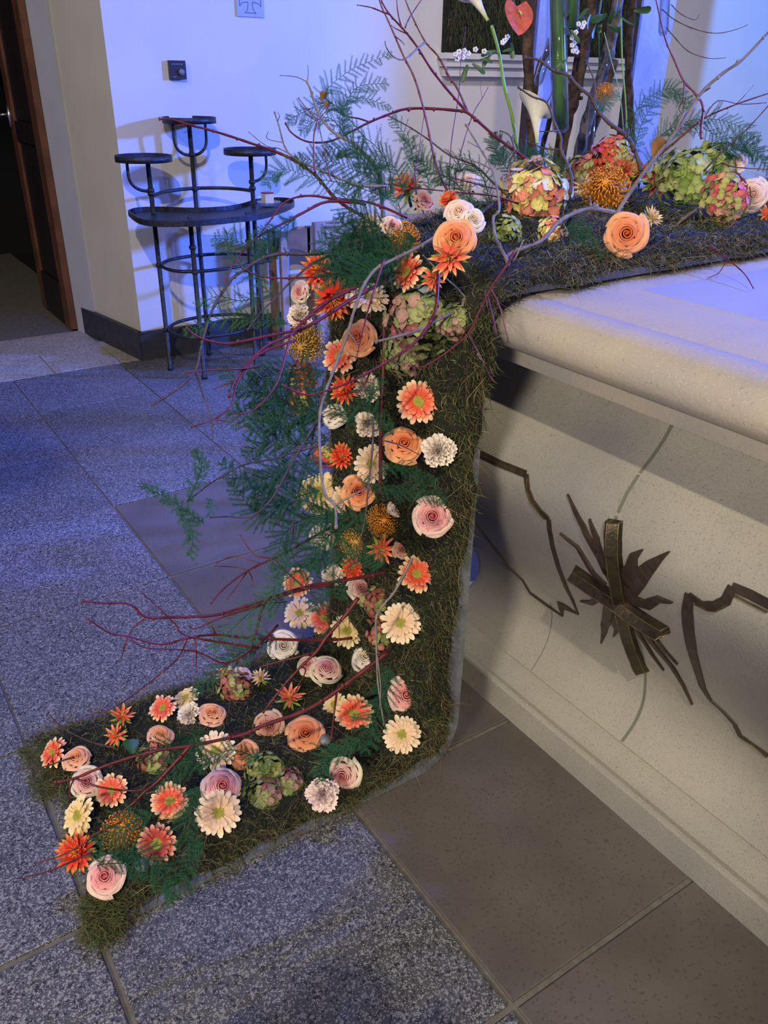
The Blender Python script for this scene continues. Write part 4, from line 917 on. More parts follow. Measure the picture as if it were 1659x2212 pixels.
branch([(1283, 560), (1336, 455), (1390, 374), (1437, 313), (1481, 256), (1514, 202), (1562, 158), (1605, 128), (1660, 70), (1690, 40)], 1.72, 1.75, .0066, 'long grey branch slanting up right across the arrangement', 'twiggrey', sub=[[(1455, 290), (1475, 248), (1487, 240)], [(1514, 205), (1524, 196), (1534, 190)]], r1=.003)
branch([(1370, 466), (1320, 458), (1275, 451), (1231, 465), (1201, 485), (1167, 522), (1100, 549), (1087, 582), (1060, 616), (1006, 643), (995, 667), (948, 690), (900, 715), (813, 738)], 1.62, 1.38, .0066, 'bare silver grey branch lying along the altar corner', 'twiggrey', sub=[[(1006, 643), (985, 620), (958, 596), (914, 552)], [(1280, 452), (1276, 440), (1274, 425)], [(1087, 582), (1100, 570), (1112, 560), (1130, 520)]], r1=.003)
branch([(1515, 300), (1514, 280), (1518, 229), (1500, 200), (1477, 175), (1457, 131), (1437, 84), (1417, 0), (1410, -30)], 1.85, 1.85, .0042, 'red branch rising past the right glass tube', sub=[[(1477, 175), (1477, 209), (1466, 236), (1482, 252)]])
branch([(1380, 545), (1437, 505), (1487, 465), (1538, 428), (1582, 371)], 1.75, 1.95, .0052, 'pale grey stick lying on the altar moss at right', 'twiggrey', r1=.004)
branch([(1380, 380), (1403, 354), (1471, 296), (1521, 256), (1589, 226), (1665, 200)], 1.95, 1.9, .0040, 'dark purple branch reaching the right edge', 'dogwood', sub=[[(1521, 256), (1550, 218), (1600, 225), (1655, 222)], [(1582, 226), (1610, 205), (1627, 185)]])
branch([(1520, 370), (1558, 330), (1599, 293), (1626, 266), (1665, 222)], 1.85, 1.8, .0030, 'thin dark branch rising to the lower right edge', 'twig', sub=[[(1610, 280), (1618, 270), (1630, 271)]])
branch([(1430, 20), (1459, 44), (1504, 64), (1548, 72), (1589, 64), (1614, 54)], 2.1, 2.0, .0018, 'hair thin curved twig high on the right wall', 'twig')
branch([(1440, 60), (1454, 77), (1487, 111), (1531, 126), (1567, 125)], 2.1, 2.0, .0018, 'hair thin drooping twig below the high one', 'twig')
branch([(1450, 10), (1470, 30), (1500, 43), (1510, 33)], 2.1, 2.05, .0016, 'short hair thin twig near the clear glass tube', 'twig')
branch([(1560, 352), (1582, 360), (1620, 364), (1665, 366)], 1.9, 1.85, .0024, 'straight red twig pointing to the right edge')
branch([(1500, 528), (1525, 533), (1545, 540), (1571, 560), (1606, 589), (1627, 622)], 1.75, 1.55, .0028, 'small forked red twig lying on the stone altar top', sub=[[(1571, 560), (1553, 589), (1530, 600), (1506, 607)]])
branch([(880, 470), (800, 438), (716, 429), (677, 423), (641, 426), (611, 441), (581, 480), (562, 510), (553, 555)], 1.55, 1.40, .0034, 'red branch arching left past the glass dish and down')
branch([(790, 440), (710, 435), (656, 459), (617, 480), (565, 507), (535, 531), (505, 568), (487, 607)], 1.50, 1.32, .0038, 'red brown branch reaching down left over the chair')
branch([(860, 500), (800, 515), (740, 528), (713, 543), (677, 549), (602, 549), (559, 562), (523, 586), (502, 601), (481, 631), (457, 673), (436, 742), (422, 801), (380, 843), (331, 873)], 1.50, 1.18, .0046, 'long knobbly brown branch drooping to the far left', 'twig', sub=[[(426, 795), (439, 856), (456, 907), (460, 949)], [(620, 549), (616, 541), (614, 536)]])
branch([(800, 530), (740, 543), (677, 568), (647, 592), (623, 613), (596, 643), (565, 673), (535, 712)], 1.48, 1.32, .0032, 'thin brown branch slanting down left in front of the stand', 'twig', sub=[[(600, 640), (575, 650), (562, 656)]])
branch([(860, 590), (800, 588), (740, 592), (692, 598), (602, 601), (556, 595), (526, 580), (511, 562)], 1.48, 1.34, .0030, 'nearly level red branch pointing left with upturned tip')
branch([(790, 610), (740, 634), (692, 661), (647, 703), (632, 715), (572, 727), (496, 742), (451, 736), (421, 724), (404, 709)], 1.42, 1.22, .0044, 'dark red branch fanning left at stand foot height', sub=[[(655, 700), (640, 692), (632, 684)], [(670, 685), (690, 672), (720, 640)]])
branch([(850, 600), (770, 640), (700, 685), (632, 722), (570, 751), (515, 810), (494, 856)], 1.45, 1.20, .0046, 'thick red branch slanting down left across the flowers')
branch([(660, 705), (629, 725), (599, 826), (548, 886), (502, 894)], 1.32, 1.18, .0028, 'red shoot hanging down then curling left')
branch([(560, 790), (519, 797), (460, 799), (401, 805)], 1.25, 1.16, .0026, 'short straight red twig pointing left above the paving')
branch([(640, 735), (560, 765), (515, 822), (498, 877), (460, 907), (413, 922)], 1.3, 1.15, .0026, 'drooping red twig with jagged brown end', 'dogwood', sub=[[(515, 822), (490, 830), (460, 841)], [(460, 907), (500, 912), (540, 930)]])
branch([(1110, 545), (1097, 569), (1060, 623), (1033, 677), (1011, 721), (965, 761), (914, 792), (884, 790)], 1.38, 1.33, .0034, 'purple red branch hanging from the altar corner', sub=[[(1011, 721), (1039, 772), (1063, 822)], [(1060, 625), (1080, 665), (1098, 738)], [(1066, 640), (1066, 690), (1072, 720)]])
branch([(948, 560), (945, 630), (941, 667), (925, 704), (898, 738), (864, 765), (813, 795), (763, 822), (712, 842), (661, 853), (611, 832)], 1.42, 1.25, .0044, 'glossy magenta branch bowing across the upper drop', sub=[[(864, 765), (860, 780), (852, 795)], [(800, 800), (785, 835), (770, 850)]])
branch([(830, 560), (817, 599), (796, 667), (783, 718), (769, 778)], 1.38, 1.30, .0026, 'slim dark red shoot hanging before the cream gerbera')
branch([(960, 500), (894, 539), (847, 562), (810, 583), (783, 623), (763, 677), (752, 718), (729, 778), (715, 815), (704, 845), (691, 894), (691, 975), (700, 1063), (723, 1092), (726, 1138)], 1.42, 1.22, .0040, 'blue grey branch hanging long down the left of the drop', 'twiggrey', sub=[[(723, 1092), (762, 1070), (795, 1055)], [(752, 718), (766, 735), (772, 750)]], r1=.0028)
branch([(805, 900), (805, 962), (795, 1057), (788, 1122), (769, 1203), (749, 1242)], 1.35, 1.35, .0026, 'thin dark twig hanging straight down the middle of the drop', 'twig')
branch([(831, 952), (866, 962), (905, 982)], 1.36, 1.40, .0018, 'tiny dark twig lying across the large peach rose', 'twig')
branch([(830, 700), (828, 800), (825, 880), (822, 960), (822, 1060)], 1.60, 1.67, .0045, 'thick dark red stick half buried down the drop', r1=.005)
branch([(830, 1235), (793, 1245), (715, 1258), (650, 1271), (575, 1294), (520, 1313), (464, 1329), (380, 1333), (316, 1333), (291, 1312), (270, 1303), (225, 1303), (181, 1299)], 1.55, 1.25, .0046, 'long red branch reaching far left over the paving', sub=[[(316, 1333), (287, 1358), (265, 1400)], [(575, 1294), (560, 1340), (545, 1400)], [(322, 1334), (322, 1327), (321, 1320)]])
branch([(720, 1262), (640, 1278), (527, 1318), (473, 1336), (422, 1358), (410, 1352)], 1.48, 1.32, .0028, 'thinner red branch just under the long one')
branch([(560, 1400), (409, 1375), (380, 1350), (346, 1316), (304, 1278)], 1.42, 1.30, .0024, 'thin red twig crossing up left through the long branches')
branch([(760, 1378), (700, 1383), (548, 1379), (464, 1371), (405, 1379), (346, 1392), (278, 1375), (236, 1367), (190, 1337)], 1.55, 1.25, .0036, 'lower dark red branch ending in an upturned tip at left', sub=[[(410, 1378), (385, 1421), (347, 1455), (291, 1499), (234, 1534), (184, 1546)], [(278, 1375), (270, 1395), (262, 1425)], [(420, 1375), (424, 1410), (424, 1440)], [(464, 1371), (462, 1360), (458, 1354)]])
branch([(600, 1350), (560, 1390), (491, 1433), (426, 1408), (353, 1402), (313, 1399), (285, 1384)], 1.5, 1.30, .0028, 'red branch looping low over the paving beside the moss', sub=[[(491, 1433), (470, 1455), (440, 1455)]])
branch([(774, 1291), (745, 1330), (706, 1375), (683, 1408), (650, 1440), (611, 1483), (569, 1538)], 1.50, 1.45, .0050, 'thick dark red branch slanting down to the floor flowers', sub=[[(683, 1408), (640, 1420), (560, 1440)], [(650, 1440), (660, 1450), (640, 1490)]])
branch([(839, 1408), (780, 1453), (728, 1492), (683, 1522), (644, 1541), (569, 1567), (530, 1585), (480, 1597), (407, 1612), (341, 1621), (259, 1643), (200, 1665), (162, 1681), (120, 1690)], 1.58, 1.36, .0056, 'longest red branch lying over the floor flowers to the left end', sub=[[(162, 1681), (215, 1700), (278, 1708), (313, 1703), (338, 1681), (379, 1646)], [(732, 1490), (722, 1538), (715, 1597)], [(162, 1681), (152, 1700), (148, 1735)], [(569, 1567), (540, 1580), (500, 1585)]], r1=.0028)
branch([(420, 1600), (379, 1646), (338, 1690), (313, 1709), (285, 1737), (234, 1772)], 1.45, 1.38, .0044, 'dark red branch slanting down over the coral gerbera')
branch([(262, 1775), (203, 1803), (181, 1822), (128, 1850), (78, 1864)], 1.36, 1.30, .0026, 'dark red twig crossing the scarlet flower at the end')
branch([(200, 1840), (143, 1866), (96, 1885), (46, 1897)], 1.36, 1.30, .0024, 'lowest red twig sticking out left over the paving')
branch([(250, 1615), (225, 1610), (187, 1599), (134, 1571), (103, 1540)], 1.48, 1.42, .0028, 'red brown twig rising up left at the far corner', 'twig')
branch([(160, 1636), (134, 1643), (96, 1656), (42, 1662)], 1.46, 1.40, .0024, 'dark twig poking left beside the edge on peach gerbera', 'twig')
branch([(890, 1205), (883, 1221), (852, 1278), (830, 1305), (813, 1333), (813, 1388), (816, 1473), (829, 1564)], 1.50, 1.46, .0042, 'dead grey twig hanging down the foot of the drop', 'twiggrey', sub=[[(816, 1400), (822, 1480), (820, 1530)]])
branch([(728, 1330), (732, 1350), (733, 1405)], 1.48, 1.48, .0016, 'tiny thin twig hanging by the yellow cream gerbera', 'twig')
branch([(760, 1120), (700, 1147), (633, 1185), (591, 1206), (536, 1232), (485, 1270), (456, 1303)], 1.52, 1.35, .0036, 'red branch slanting down left over the brown paving', sub=[[(591, 1209), (549, 1198), (519, 1156)], [(549, 1200), (506, 1202), (468, 1217)], [(536, 1230), (506, 1225), (464, 1223)], [(530, 1233), (515, 1262), (490, 1295)], [(540, 1232), (545, 1250), (545, 1265)]])
branch([(591, 1211), (658, 1270), (700, 1308), (735, 1330)], 1.38, 1.45, .0024, 'dark thin twig crossing the lone coral gerbera', 'twig')
branch([(700, 960), (640, 975), (591, 991), (527, 1004), (464, 1038), (430, 1063), (405, 1084)], 1.40, 1.20, .0026, 'budded brown twig pointing left above brown paving', 'twig', sub=[[(470, 1035), (500, 1025), (535, 1010)]])
branch([(690, 900), (633, 995), (591, 1071), (560, 1105), (532, 1118), (490, 1116), (456, 1118)], 1.40, 1.25, .0028, 'long thin twig curving down left with nubby tip', 'twig')
branch([(700, 820), (668, 980), (640, 1080), (632, 1150)], 1.42, 1.40, .0026, 'thin red shoot hanging left of the ferny drop')
# ------------------------------------------------------------------ asparagus ferns
def frond(pts, d0, d1, width, label, m='fern', dens=1., droop=0.0, name='fern_frond'):
    L = [0]
    for k in range(1, len(pts)): L.append(L[-1]+math.hypot(pts[k][0]-pts[k-1][0], pts[k][1]-pts[k-1][1]))
    P = [atd(x, y, d0+(d1-d0)*L[k]/L[-1]) for k, (x, y) in enumerate(pts)]; org = P[0].copy(); Q = smoothpath([p-org for p in P], 8); n = len(Q)
    t = obj(name, None, label=label, cat='fern'); t.location = org
    b = MB(); b.tube(Q, [.0011*(1-.6*k/n) for k in range(n)], 4); b.build('stem', M_[m], t)
    V = []; F = []; total = sum((Q[k+1]-Q[k]).length for k in range(n-1)); view = (org-EYE).normalized()
    nb = max(8, int(total/.0055*dens)); plane = (view+Vector([random.gauss(0, .35) for _ in range(3)])).normalized()
    for q in range(nb):
        f = (q+.5)/nb; x = f*(n-1); k = min(n-2, int(x)); p = Q[k].lerp(Q[k+1], x-k); tg = (Q[k+1]-Q[k]).normalized()
        sd = tg.cross(plane).normalized()*(1 if q % 2 else -1)
        wl = width*(math.sin(PI*min(1, f*.85+.12))**.7)*random.uniform(.75, 1.15); dr = (tg*.8+sd*.9+plane*random.gauss(0, .4)+tg*random.gauss(0, .25)).normalized()
        e = p+dr*wl+Vector((0, 0, -droop*wl))
        w_ = dr.cross(plane).normalized()*.0004; o = len(V); V += [p-w_, p+w_, e]; F.append((o, o+1, o+2))
        nn = int(wl/.0014*dens)+3
        for r in range(nn):
            g_ = (r+.5)/nn; pt = p.lerp(e, g_); nl = random.uniform(.0045, .010)*(1-.4*g_); s2 = dr.cross(plane).normalized()*(1 if r % 2 else -1)
            dn = (dr*.9+s2*.9+plane*random.gauss(0, .6)).normalized(); ww = dn.cross(plane); ww = (ww.normalized() if ww.length > .01 else s2)*.0005
            o = len(V); V += [pt-ww, pt+ww, pt+dn*nl]; F.append((o, o+1, o+2))
    obj('needles', mesh('needles', V, F, M_[m]), t, kind='stuff'); return t
FR = [
 ([(745, 292), (740, 240), (700, 205), (760, 150), (845, 118)], 1.75, 1.8, .035, 'pale fern frond sweeping up right to the highest tip', 'fern2'),
 ([(735, 250), (770, 190), (835, 180)], 1.76, 1.8, .030, 'pale fern frond below the highest one', 'fern2'),
 ([(742, 300), (745, 225), (790, 212), (842, 236)], 1.76, 1.8, .026, 'pale fern frond bending right under the upper ones', 'fern2'),
 ([(790, 300), (720, 225), (660, 240), (622, 262)], 1.7, 1.7, .034, 'pale fern frond pointing left above the tan twig', 'fern2'),
 ([(780, 340), (720, 260), (680, 262), (650, 285)], 1.68, 1.68, .032, 'pale fern frond drooping left beside the grey green branch', 'fern2'),
 ([(850, 420), (800, 385), (720, 350), (640, 345)], 1.6, 1.5, .040, 'fern frond reaching left above the bend', 'fern'),
 ([(840, 430), (760, 400), (680, 385), (610, 365), (575, 400)], 1.6, 1.45, .040, 'long fern frond hanging left towards the right tray', 'fern2'),
 ([(820, 400), (780, 340), (750, 320), (700, 325)], 1.6, 1.55, .038, 'short fern frond curling left over the bend', 'fern'),
 ([(850, 400), (830, 340), (790, 300), (770, 330)], 1.62, 1.6, .042, 'bushy fern frond above the centre of the bend', 'fern2'),
 ([(870, 410), (850, 360), (810, 345), (770, 360)], 1.6, 1.55, .040, 'dense fern frond left of the orange pink bloom', 'fern'),
 ([(900, 420), (895, 360), (880, 300), (845, 255)], 1.7, 1.75, .034, 'tall thin fern frond behind the orange pink bloom', 'fern2'),
 ([(930, 420), (920, 370), (905, 330), (870, 300)], 1.72, 1.75, .036, 'upright fern frond right of the tall thin one', 'fern2'),
 ([(1020, 440), (990, 400), (940, 370), (900, 345)], 1.75, 1.75, .036, 'fern frond lying left behind the red twigs', 'fern'),
 ([(1060, 440), (1035, 370), (985, 355), (945, 395)], 1.75, 1.7, .036, 'fern frond bending over the pale pink rose', 'fern'),
 ([(1120, 400), (1085, 350), (1070, 315), (1065, 290)], 2.05, 2.1, .035, 'upright fern frond behind the brown stub', 'fern'),
 ([(1220, 400), (1160, 345), (1110, 330), (1060, 350)], 2.05, 2.05, .040, 'fern frond spreading left behind the big hydrangea', 'fern'),
 ([(1240, 380), (1200, 340), (1160, 335), (1130, 360)], 2.05, 2.0, .034, 'short dark fern frond by the left trunk foot', 'fern'),
 ([(1370, 330), (1390, 260), (1440, 200), (1500, 225)], 2.05, 2.1, .036, 'blue green fern frond arching right beside the plank', 'fern2'),
 ([(1360, 300), (1380, 230), (1450, 190), (1480, 235)], 2.1, 2.1, .034, 'fern frond high in front of the right plank', 'fern2'),
 ([(1400, 360), (1430, 290), (1500, 270), (1590, 320)], 2.0, 1.95, .040, 'broad fern frond over the plain green hydrangea', 'fern2'),
 ([(1420, 360), (1470, 270), (1560, 260), (1640, 300)], 2.0, 1.95, .040, 'long fern frond sweeping to the right edge', 'fern2'),
 ([(1480, 380), (1540, 310), (1600, 300), (1655, 350)], 1.98, 1.9, .038, 'drooping fern frond above the cream pink rose', 'fern2'),
 ([(1500, 380), (1570, 330), (1620, 320), (1670, 380)], 1.95, 1.9, .036, 'lowest fern frond at the right edge', 'fern'),
 ([(1289, 237), (1305, 222), (1335, 200)], 1.87, 1.95, .03, 'small fern frond near the hanging orange flower', 'fern2'),
 ([(1300, 560), (1270, 520), (1240, 490), (1215, 480)], 1.55, 1.6, .030, 'dark teal fern frond lying in altar top moss', 'fern'),
 ([(820, 560), (790, 540), (740, 560), (700, 600)], 1.45, 1.38, .050, 'dense green fern frond covering the upper bend', 'fern'),
 ([(850, 540), (800, 530), (760, 510), (730, 470)], 1.5, 1.45, .050, 'bushy fern frond spreading up left on the bend', 'fern'),
 ([(830, 570), (790, 580), (740, 600), (690, 560)], 1.42, 1.38, .050, 'thick fern frond next to the scarlet flowers', 'fern'),
 ([(880, 520), (840, 500), (790, 490), (750, 520)], 1.52, 1.48, .045, 'fern frond over the half veiled pink rose', 'fern'),
 ([(870, 480), (860, 440), (840, 420), (800, 425)], 1.6, 1.58, .040, 'fern frond shading the orange pink bloom from below', 'fern2'),
 ([(900, 520), (870, 530), (820, 600), (760, 610)], 1.45, 1.4, .042, 'fern frond hanging across the bend to the cream gerbera', 'fern'),
 ([(960, 460), (1000, 450), (1040, 455)], 1.6, 1.62, .03, 'small bright fern frond over the white green rosebud', 'fern2'),
 ([(600, 560), (560, 540), (510, 520), (460, 515)], 1.4, 1.3, .034, 'faint fern frond in front of the stand table', 'fern2'),
 ([(590, 640), (550, 600), (500, 560), (490, 500)], 1.4, 1.3, .034, 'faint fern frond standing before the middle stand pole', 'fern2'),
 ([(620, 700), (560, 690), (480, 690), (400, 720)], 1.38, 1.25, .030, 'thin fern frond low before the stand rings', 'fern2'),
 ([(560, 640), (520, 650), (470, 640), (430, 660)], 1.36, 1.28, .030, 'thin fern frond between the stand poles', 'fern2'),
 ([(640, 470), (600, 500), (570, 520), (560, 560)], 1.42, 1.36, .032, 'dull fern frond in front of the wooden chair', 'fern'),
 ([(700, 800), (640, 830), (600, 870), (560, 900)], 1.42, 1.35, .045, 'fern frond leaning left over the red edge hydrangea', 'fern'),
 ([(700, 900), (620, 880), (560, 850), (480, 795)], 1.4, 1.28, .045, 'dark fern frond pointing far left over the paving', 'fern'),
 ([(690, 870), (640, 860), (580, 850), (500, 840)], 1.4, 1.3, .042, 'fern frond directly under the far left one', 'fern'),
 ([(680, 940), (620, 920), (560, 910), (500, 885)], 1.4, 1.3, .045, 'thick fern frond left of the pale rosebud', 'fern'),
 ([(710, 950), (640, 960), (580, 950), (530, 985)], 1.42, 1.35, .045, 'fern frond drooping left of the red spider flower', 'fern'),
 ([(700, 1000), (620, 1010), (560, 1060), (480, 1000)], 1.4, 1.3, .042, 'spiny dark fern frond over grey paving', 'fern'),
 ([(690, 1060), (620, 1080), (560, 1110), (500, 1040)], 1.42, 1.32, .042, 'fern frond curling up left of the creamy gerbera', 'fern'),
 ([(405, 1084), (425, 1040), (435, 1000), (420, 975)], 1.2, 1.18, .016, 'small fern sprig at the tip of the budded twig', 'fern'),
 ([(440, 1130), (390, 1095), (350, 1070), (308, 1050)], 1.2, 1.15, .014, 'fern sprig farthest left over the brown paving', 'fern'),
 ([(385, 1095), (400, 1120), (415, 1150), (412, 1205)], 1.2, 1.18, .022, 'fern sprig hanging over the brown paving', 'fern'),
 ([(445, 1075), (455, 1090), (452, 1115)], 1.2, 1.2, .014, 'tiny hanging fern sprig beside the budded twig', 'fern2'),
 ([(720, 1110), (660, 1120), (610, 1160), (600, 1230)], 1.45, 1.38, .042, 'fern frond hanging left of the greenish cream rose', 'fern'),
 ([(700, 1180), (650, 1190), (600, 1240), (585, 1330)], 1.45, 1.38, .040, 'fern frond falling beside the lone coral gerbera', 'fern2'),
 ([(680, 1210), (620, 1250), (570, 1300), (545, 1390)], 1.45, 1.38, .038, 'long fern frond falling to the inner bend', 'fern2'),
 ([(620, 1300), (560, 1310), (500, 1360), (460, 1400)], 1.48, 1.38, .036, 'faint fern frond behind the lower red branches', 'fern2'),
 ([(600, 1380), (540, 1400), (480, 1440), (420, 1500)], 1.5, 1.42, .034, 'fern frond along the far edge near the bend', 'fern'),
 ([(780, 1040), (850, 1060), (920, 1070), (960, 1085)], 1.5, 1.5, .028, 'thin fern frond pointing right above the pink rose', 'fern'),
 ([(850, 940), (810, 900), (790, 860), (830, 820)], 1.5, 1.5, .036, 'fern frond standing between the carnations', 'fern'),
 ([(760, 920), (740, 890), (690, 880), (660, 900)], 1.46, 1.42, .036, 'fern frond across the pale rosebud', 'fern'),
 ([(800, 1140), (740, 1110), (700, 1120), (660, 1150)], 1.48, 1.42, .040, 'fern frond across the greenish cream rose', 'fern'),
 ([(830, 1220), (780, 1200), (720, 1200), (680, 1230)], 1.5, 1.45, .040, 'fern frond above the left white carnation', 'fern'),
 ([(740, 1300), (720, 1260), (690, 1290), (680, 1320)], 1.5, 1.48, .03, 'dark fern tuft above the coral and cream row', 'fern'),
 ([(840, 1440), (830, 1500), (800, 1560), (790, 1620)], 1.58, 1.52, .045, 'dark fern frond lying below the white rose', 'fern'),
 ([(780, 1600), (740, 1620), (700, 1640), (690, 1690)], 1.5, 1.48, .036, 'dark fern frond beside the pale pink green rose', 'fern'),
 ([(460, 1650), (420, 1640), (380, 1660), (340, 1700)], 1.46, 1.42, .040, 'dark fern frond over the shaded hydrangea', 'fern'),
 ([(440, 1580), (400, 1600), (340, 1620), (300, 1640)], 1.48, 1.44, .038, 'fern frond across the pink cream rosebud', 'fern'),
 ([(430, 1700), (410, 1740), (400, 1800), (420, 1840)], 1.42, 1.4, .038, 'fern frond between cream and peach gerberas', 'fern'),
 ([(330, 1760), (280, 1780), (240, 1810), (200, 1850)], 1.38, 1.34, .038, 'fern frond over the dark orange pincushion', 'fern'),
 ([(240, 1850), (290, 1840), (340, 1870), (370, 1950)], 1.36, 1.34, .040, 'dark fern frond spilling over the tray edge', 'fern'),
 ([(440, 1820), (410, 1860), (390, 1900), (360, 1930)], 1.4, 1.38, .036, 'fern frond lying at the near tray edge', 'fern'),
 ([(210, 1870), (240, 1865), (280, 1870), (300, 1900)], 1.34, 1.34, .022, 'small fern sprig on the end rose', 'fern'),
 ([(560, 1640), (500, 1620), (440, 1640), (420, 1600)], 1.46, 1.42, .03, 'fern frond across the cream gerbera rim', 'fern'),
 ([(860, 560), (820, 520), (770, 500), (715, 520)], 1.47, 1.42, .055, 'dark fern frond filling the middle of the bend', 'fern'),
 ([(840, 520), (800, 480), (760, 450), (745, 400)], 1.5, 1.48, .05, 'fern frond rising left of the half veiled rose', 'fern'),
 ([(800, 620), (770, 570), (720, 545), (690, 520)], 1.43, 1.38, .05, 'fern frond arching over the cream edge on gerbera', 'fern'),
 ([(850, 600), (830, 560), (800, 545), (760, 575)], 1.46, 1.42, .045, 'small dense fern clump left of the shaded coral gerbera', 'fern'),
 ([(700, 920), (660, 900), (600, 930), (540, 930)], 1.42, 1.34, .05, 'fern frond spreading level left of the pale rosebud', 'fern'),
 ([(690, 1020), (640, 1040), (600, 1020), (540, 1040)], 1.42, 1.34, .05, 'fern frond level with the creamy gerbera top', 'fern'),
 ([(700, 1100), (650, 1080), (600, 1100), (560, 1060)], 1.44, 1.36, .045, 'fern frond under the creamy gerbera', 'fern'),
 ([(690, 860), (650, 800), (590, 810), (540, 820)], 1.42, 1.32, .04, 'fern frond touching the red edge hydrangeas', 'fern'),
 ([(760, 1130), (720, 1150), (680, 1190), (650, 1240)], 1.48, 1.42, .045, 'fern frond drooping from the mid drop to the left edge', 'fern'),
 ([(820, 1020), (860, 1010), (900, 1030), (940, 1040)], 1.52, 1.54, .025, 'short fern frond under the large peach rose', 'fern'),
]
for r_ in FR: frond(r_[0], r_[1], r_[2], r_[3], r_[4], r_[5], 1.5 if r_[5] == 'fern' else 1.15)
# ------------------------------------------------------------------ upright arrangement behind the altar end
def trunk(pts, Y, R, label, m='bark'):
    P = [on(1, x, y, Y) for x, y in pts]; P = P+[Vector((P[-1].x+(P[-1].x-P[-2].x)*.6, Y, .9)), Vector((P[-1].x+(P[-1].x-P[-2].x)*.8, Y, .02))]; org = P[-1].copy()
    Q = smoothpath([p-org for p in P], 6); n = len(Q); b = MB(); b.tube(Q, [R*(1+.10*math.sin(k*1.7)+.06*math.sin(k*4.1)) for k in range(n)], 10)
    t = obj('tree_trunk', None, label=label, cat='trunk'); t.location = org; b.build('bark', M_[m], t)
    b = MB()
    for k in range(2, n-8, 4):
        a = Vector([random.gauss(0, 1) for _ in range(3)]).normalized()*R; b.tube([Q[k], Q[k]+a*1.35], [R*.45, R*.22], 6)
    b.build('knot', M_[m], t); return t
trunk([(1128, -120), (1134, 0), (1140, 120), (1148, 300)], 2.0, .015, 'slim dark trunk, leftmost of the upright trunks')
trunk([(1292, -120), (1280, 0), (1255, 130), (1238, 210), (1215, 300)], 2.05, .022, 'thick rough dark trunk leaning left in the middle')
trunk([(1350, -120), (1335, 0), (1310, 130), (1275, 240), (1250, 340)], 2.15, .020, 'mottled silver trunk right of the rough dark one', 'birch')
trunk([(1372, -120), (1368, 0), (1358, 120), (1362, 240), (1365, 330)], 2.25, .013, 'narrow dark trunk beside the brown plank edge')
trunk([(1262, -120), (1235, 0), (1190, 100), (1160, 160), (1150, 300)], 2.1, .009, 'thin dark pole slanting down left')
trunk([(1236, 90), (1205, 170), (1185, 270), (1170, 330)], 2.2, .008, 'thin brown pole behind the green tube')
trunk([(1330, 130), (1300, 230), (1270, 330)], 2.0, .010, 'short dark pole low in front of the silver trunk')
for (xa, xb, ya, Y, lab) in [(1375, 1462, 0, 2.5, 'broad silver grey weathered plank standing upright at right'), (1150, 1212, 0, 2.5, 'narrow grey wooden plank standing behind the green tube')]:
    A_ = on(1, xa+15, ya, Y); B_ = on(1, xb, ya, Y); t = obj('wooden_plank', None, label=lab, cat='plank'); t.location = ((A_.x+B_.x)/2, Y, 0); hw = (B_.x-A_.x)/2
    b = MB(); b.box((-hw, 0, .0), (hw, .03, 2.5)); b.build('board', M_['wood_grey'], t, smooth=False)
    b = MB(); b.box((-hw-.012, -.004, 0), (-hw, .034, 2.5)); b.build('edge_strip', M_['twig'], t, smooth=False)
def tube_vase(px, y0, y1, Y, r, label, stem=None, stemr=.6, slant=0):
    T = on(1, px, y0, Y); B_ = on(1, px+slant, y1, Y); t = obj('glass_tube_vase', None, label=label, cat='glass tube'); t.location = B_; d = T-B_; L = d.length
    t.rotation_mode = 'QUATERNION'; t.rotation_quaternion = d.to_track_quat('Z', 'Y')
    b = MB(); b.lathe([(.001, 0), (r*.6, .002), (r, .012), (r, L), (r*.88, L), (r*.88, .014), (r*.5, .008), (.001, .006)], 20); b.build('glass', M_['glass'], t)
    if stem:
        b = MB(); b.tube([(0, 0, .02), (r*.1, 0, L*.5), (0, 0, L+.25)], r*stemr, 12); b.build('flower_stem', M_[stem], t)
    return t
tube_vase(1203, -30, 288, 1.95, .0245, 'tall glass tube with thick green stem in the middle', 'stem', .80, 8)
tube_vase(1240, -120, 76, 2.1, .021, 'glass tube with yellow green stem at the top edge', 'stem', .7, -6)
tube_vase(1446, -160, 78, 1.95, .0155, 'empty clear glass tube hanging at upper right', None, 0, -14)
tube_vase(1192, 85, 185, 2.05, .0135, 'slanted clear glass tube between the left trunks', None, 0, -32)
tube_vase(1322, 110, 245, 2.125, .012, 'clear glass tube before the silver trunk', None, 0, -34)
b = MB(); v_ = [o for o in sc.objects if o.get('label') == 'empty clear glass tube hanging at upper right'][0]; bpy.context.view_layer.update(); b.tube([v_.matrix_world.inverted()@p_ for p_ in (on(1, 1446, -150, 1.95), on(1, 1372, -125, 2.25))], .0012, 5); b.build('hanging_wire', M_['iron'], v_)
tube_vase(1283, 200, 355, 1.98, .011, 'thin clear glass tube low between the trunks', None, 0, -12)
def stalk(pts, Y, r, label, m='stem', name='flower_stalk'):
    P = [on(1, x, y, Y) for x, y in pts]; org = P[-1].copy(); t = obj(name, None, label=label, cat='stalk'); t.location = org
    b = MB(); b.tube(smoothpath([p-org for p in P], 5), r, 8); b.build('stem', M_[m], t); return t
stalk([(1062, 55), (1078, 115), (1090, 190), (1108, 260), (1120, 340)], 1.9, .0042, 'green stalk under the white calla lily')
stalk([(1085, 150), (1100, 230), (1112, 300)], 1.95, .0022, 'thin green stalk beside the calla stalk')
stalk([(1342, 40), (1344, 130), (1352, 230), (1355, 320)], 1.9, .0022, 'long thin green stalk before the narrow dark trunk')
stalk([(1305, 70), (1320, 130), (1340, 210), (1348, 300)], 1.92, .0014, 'hair thin green stalk curving between the trunks')
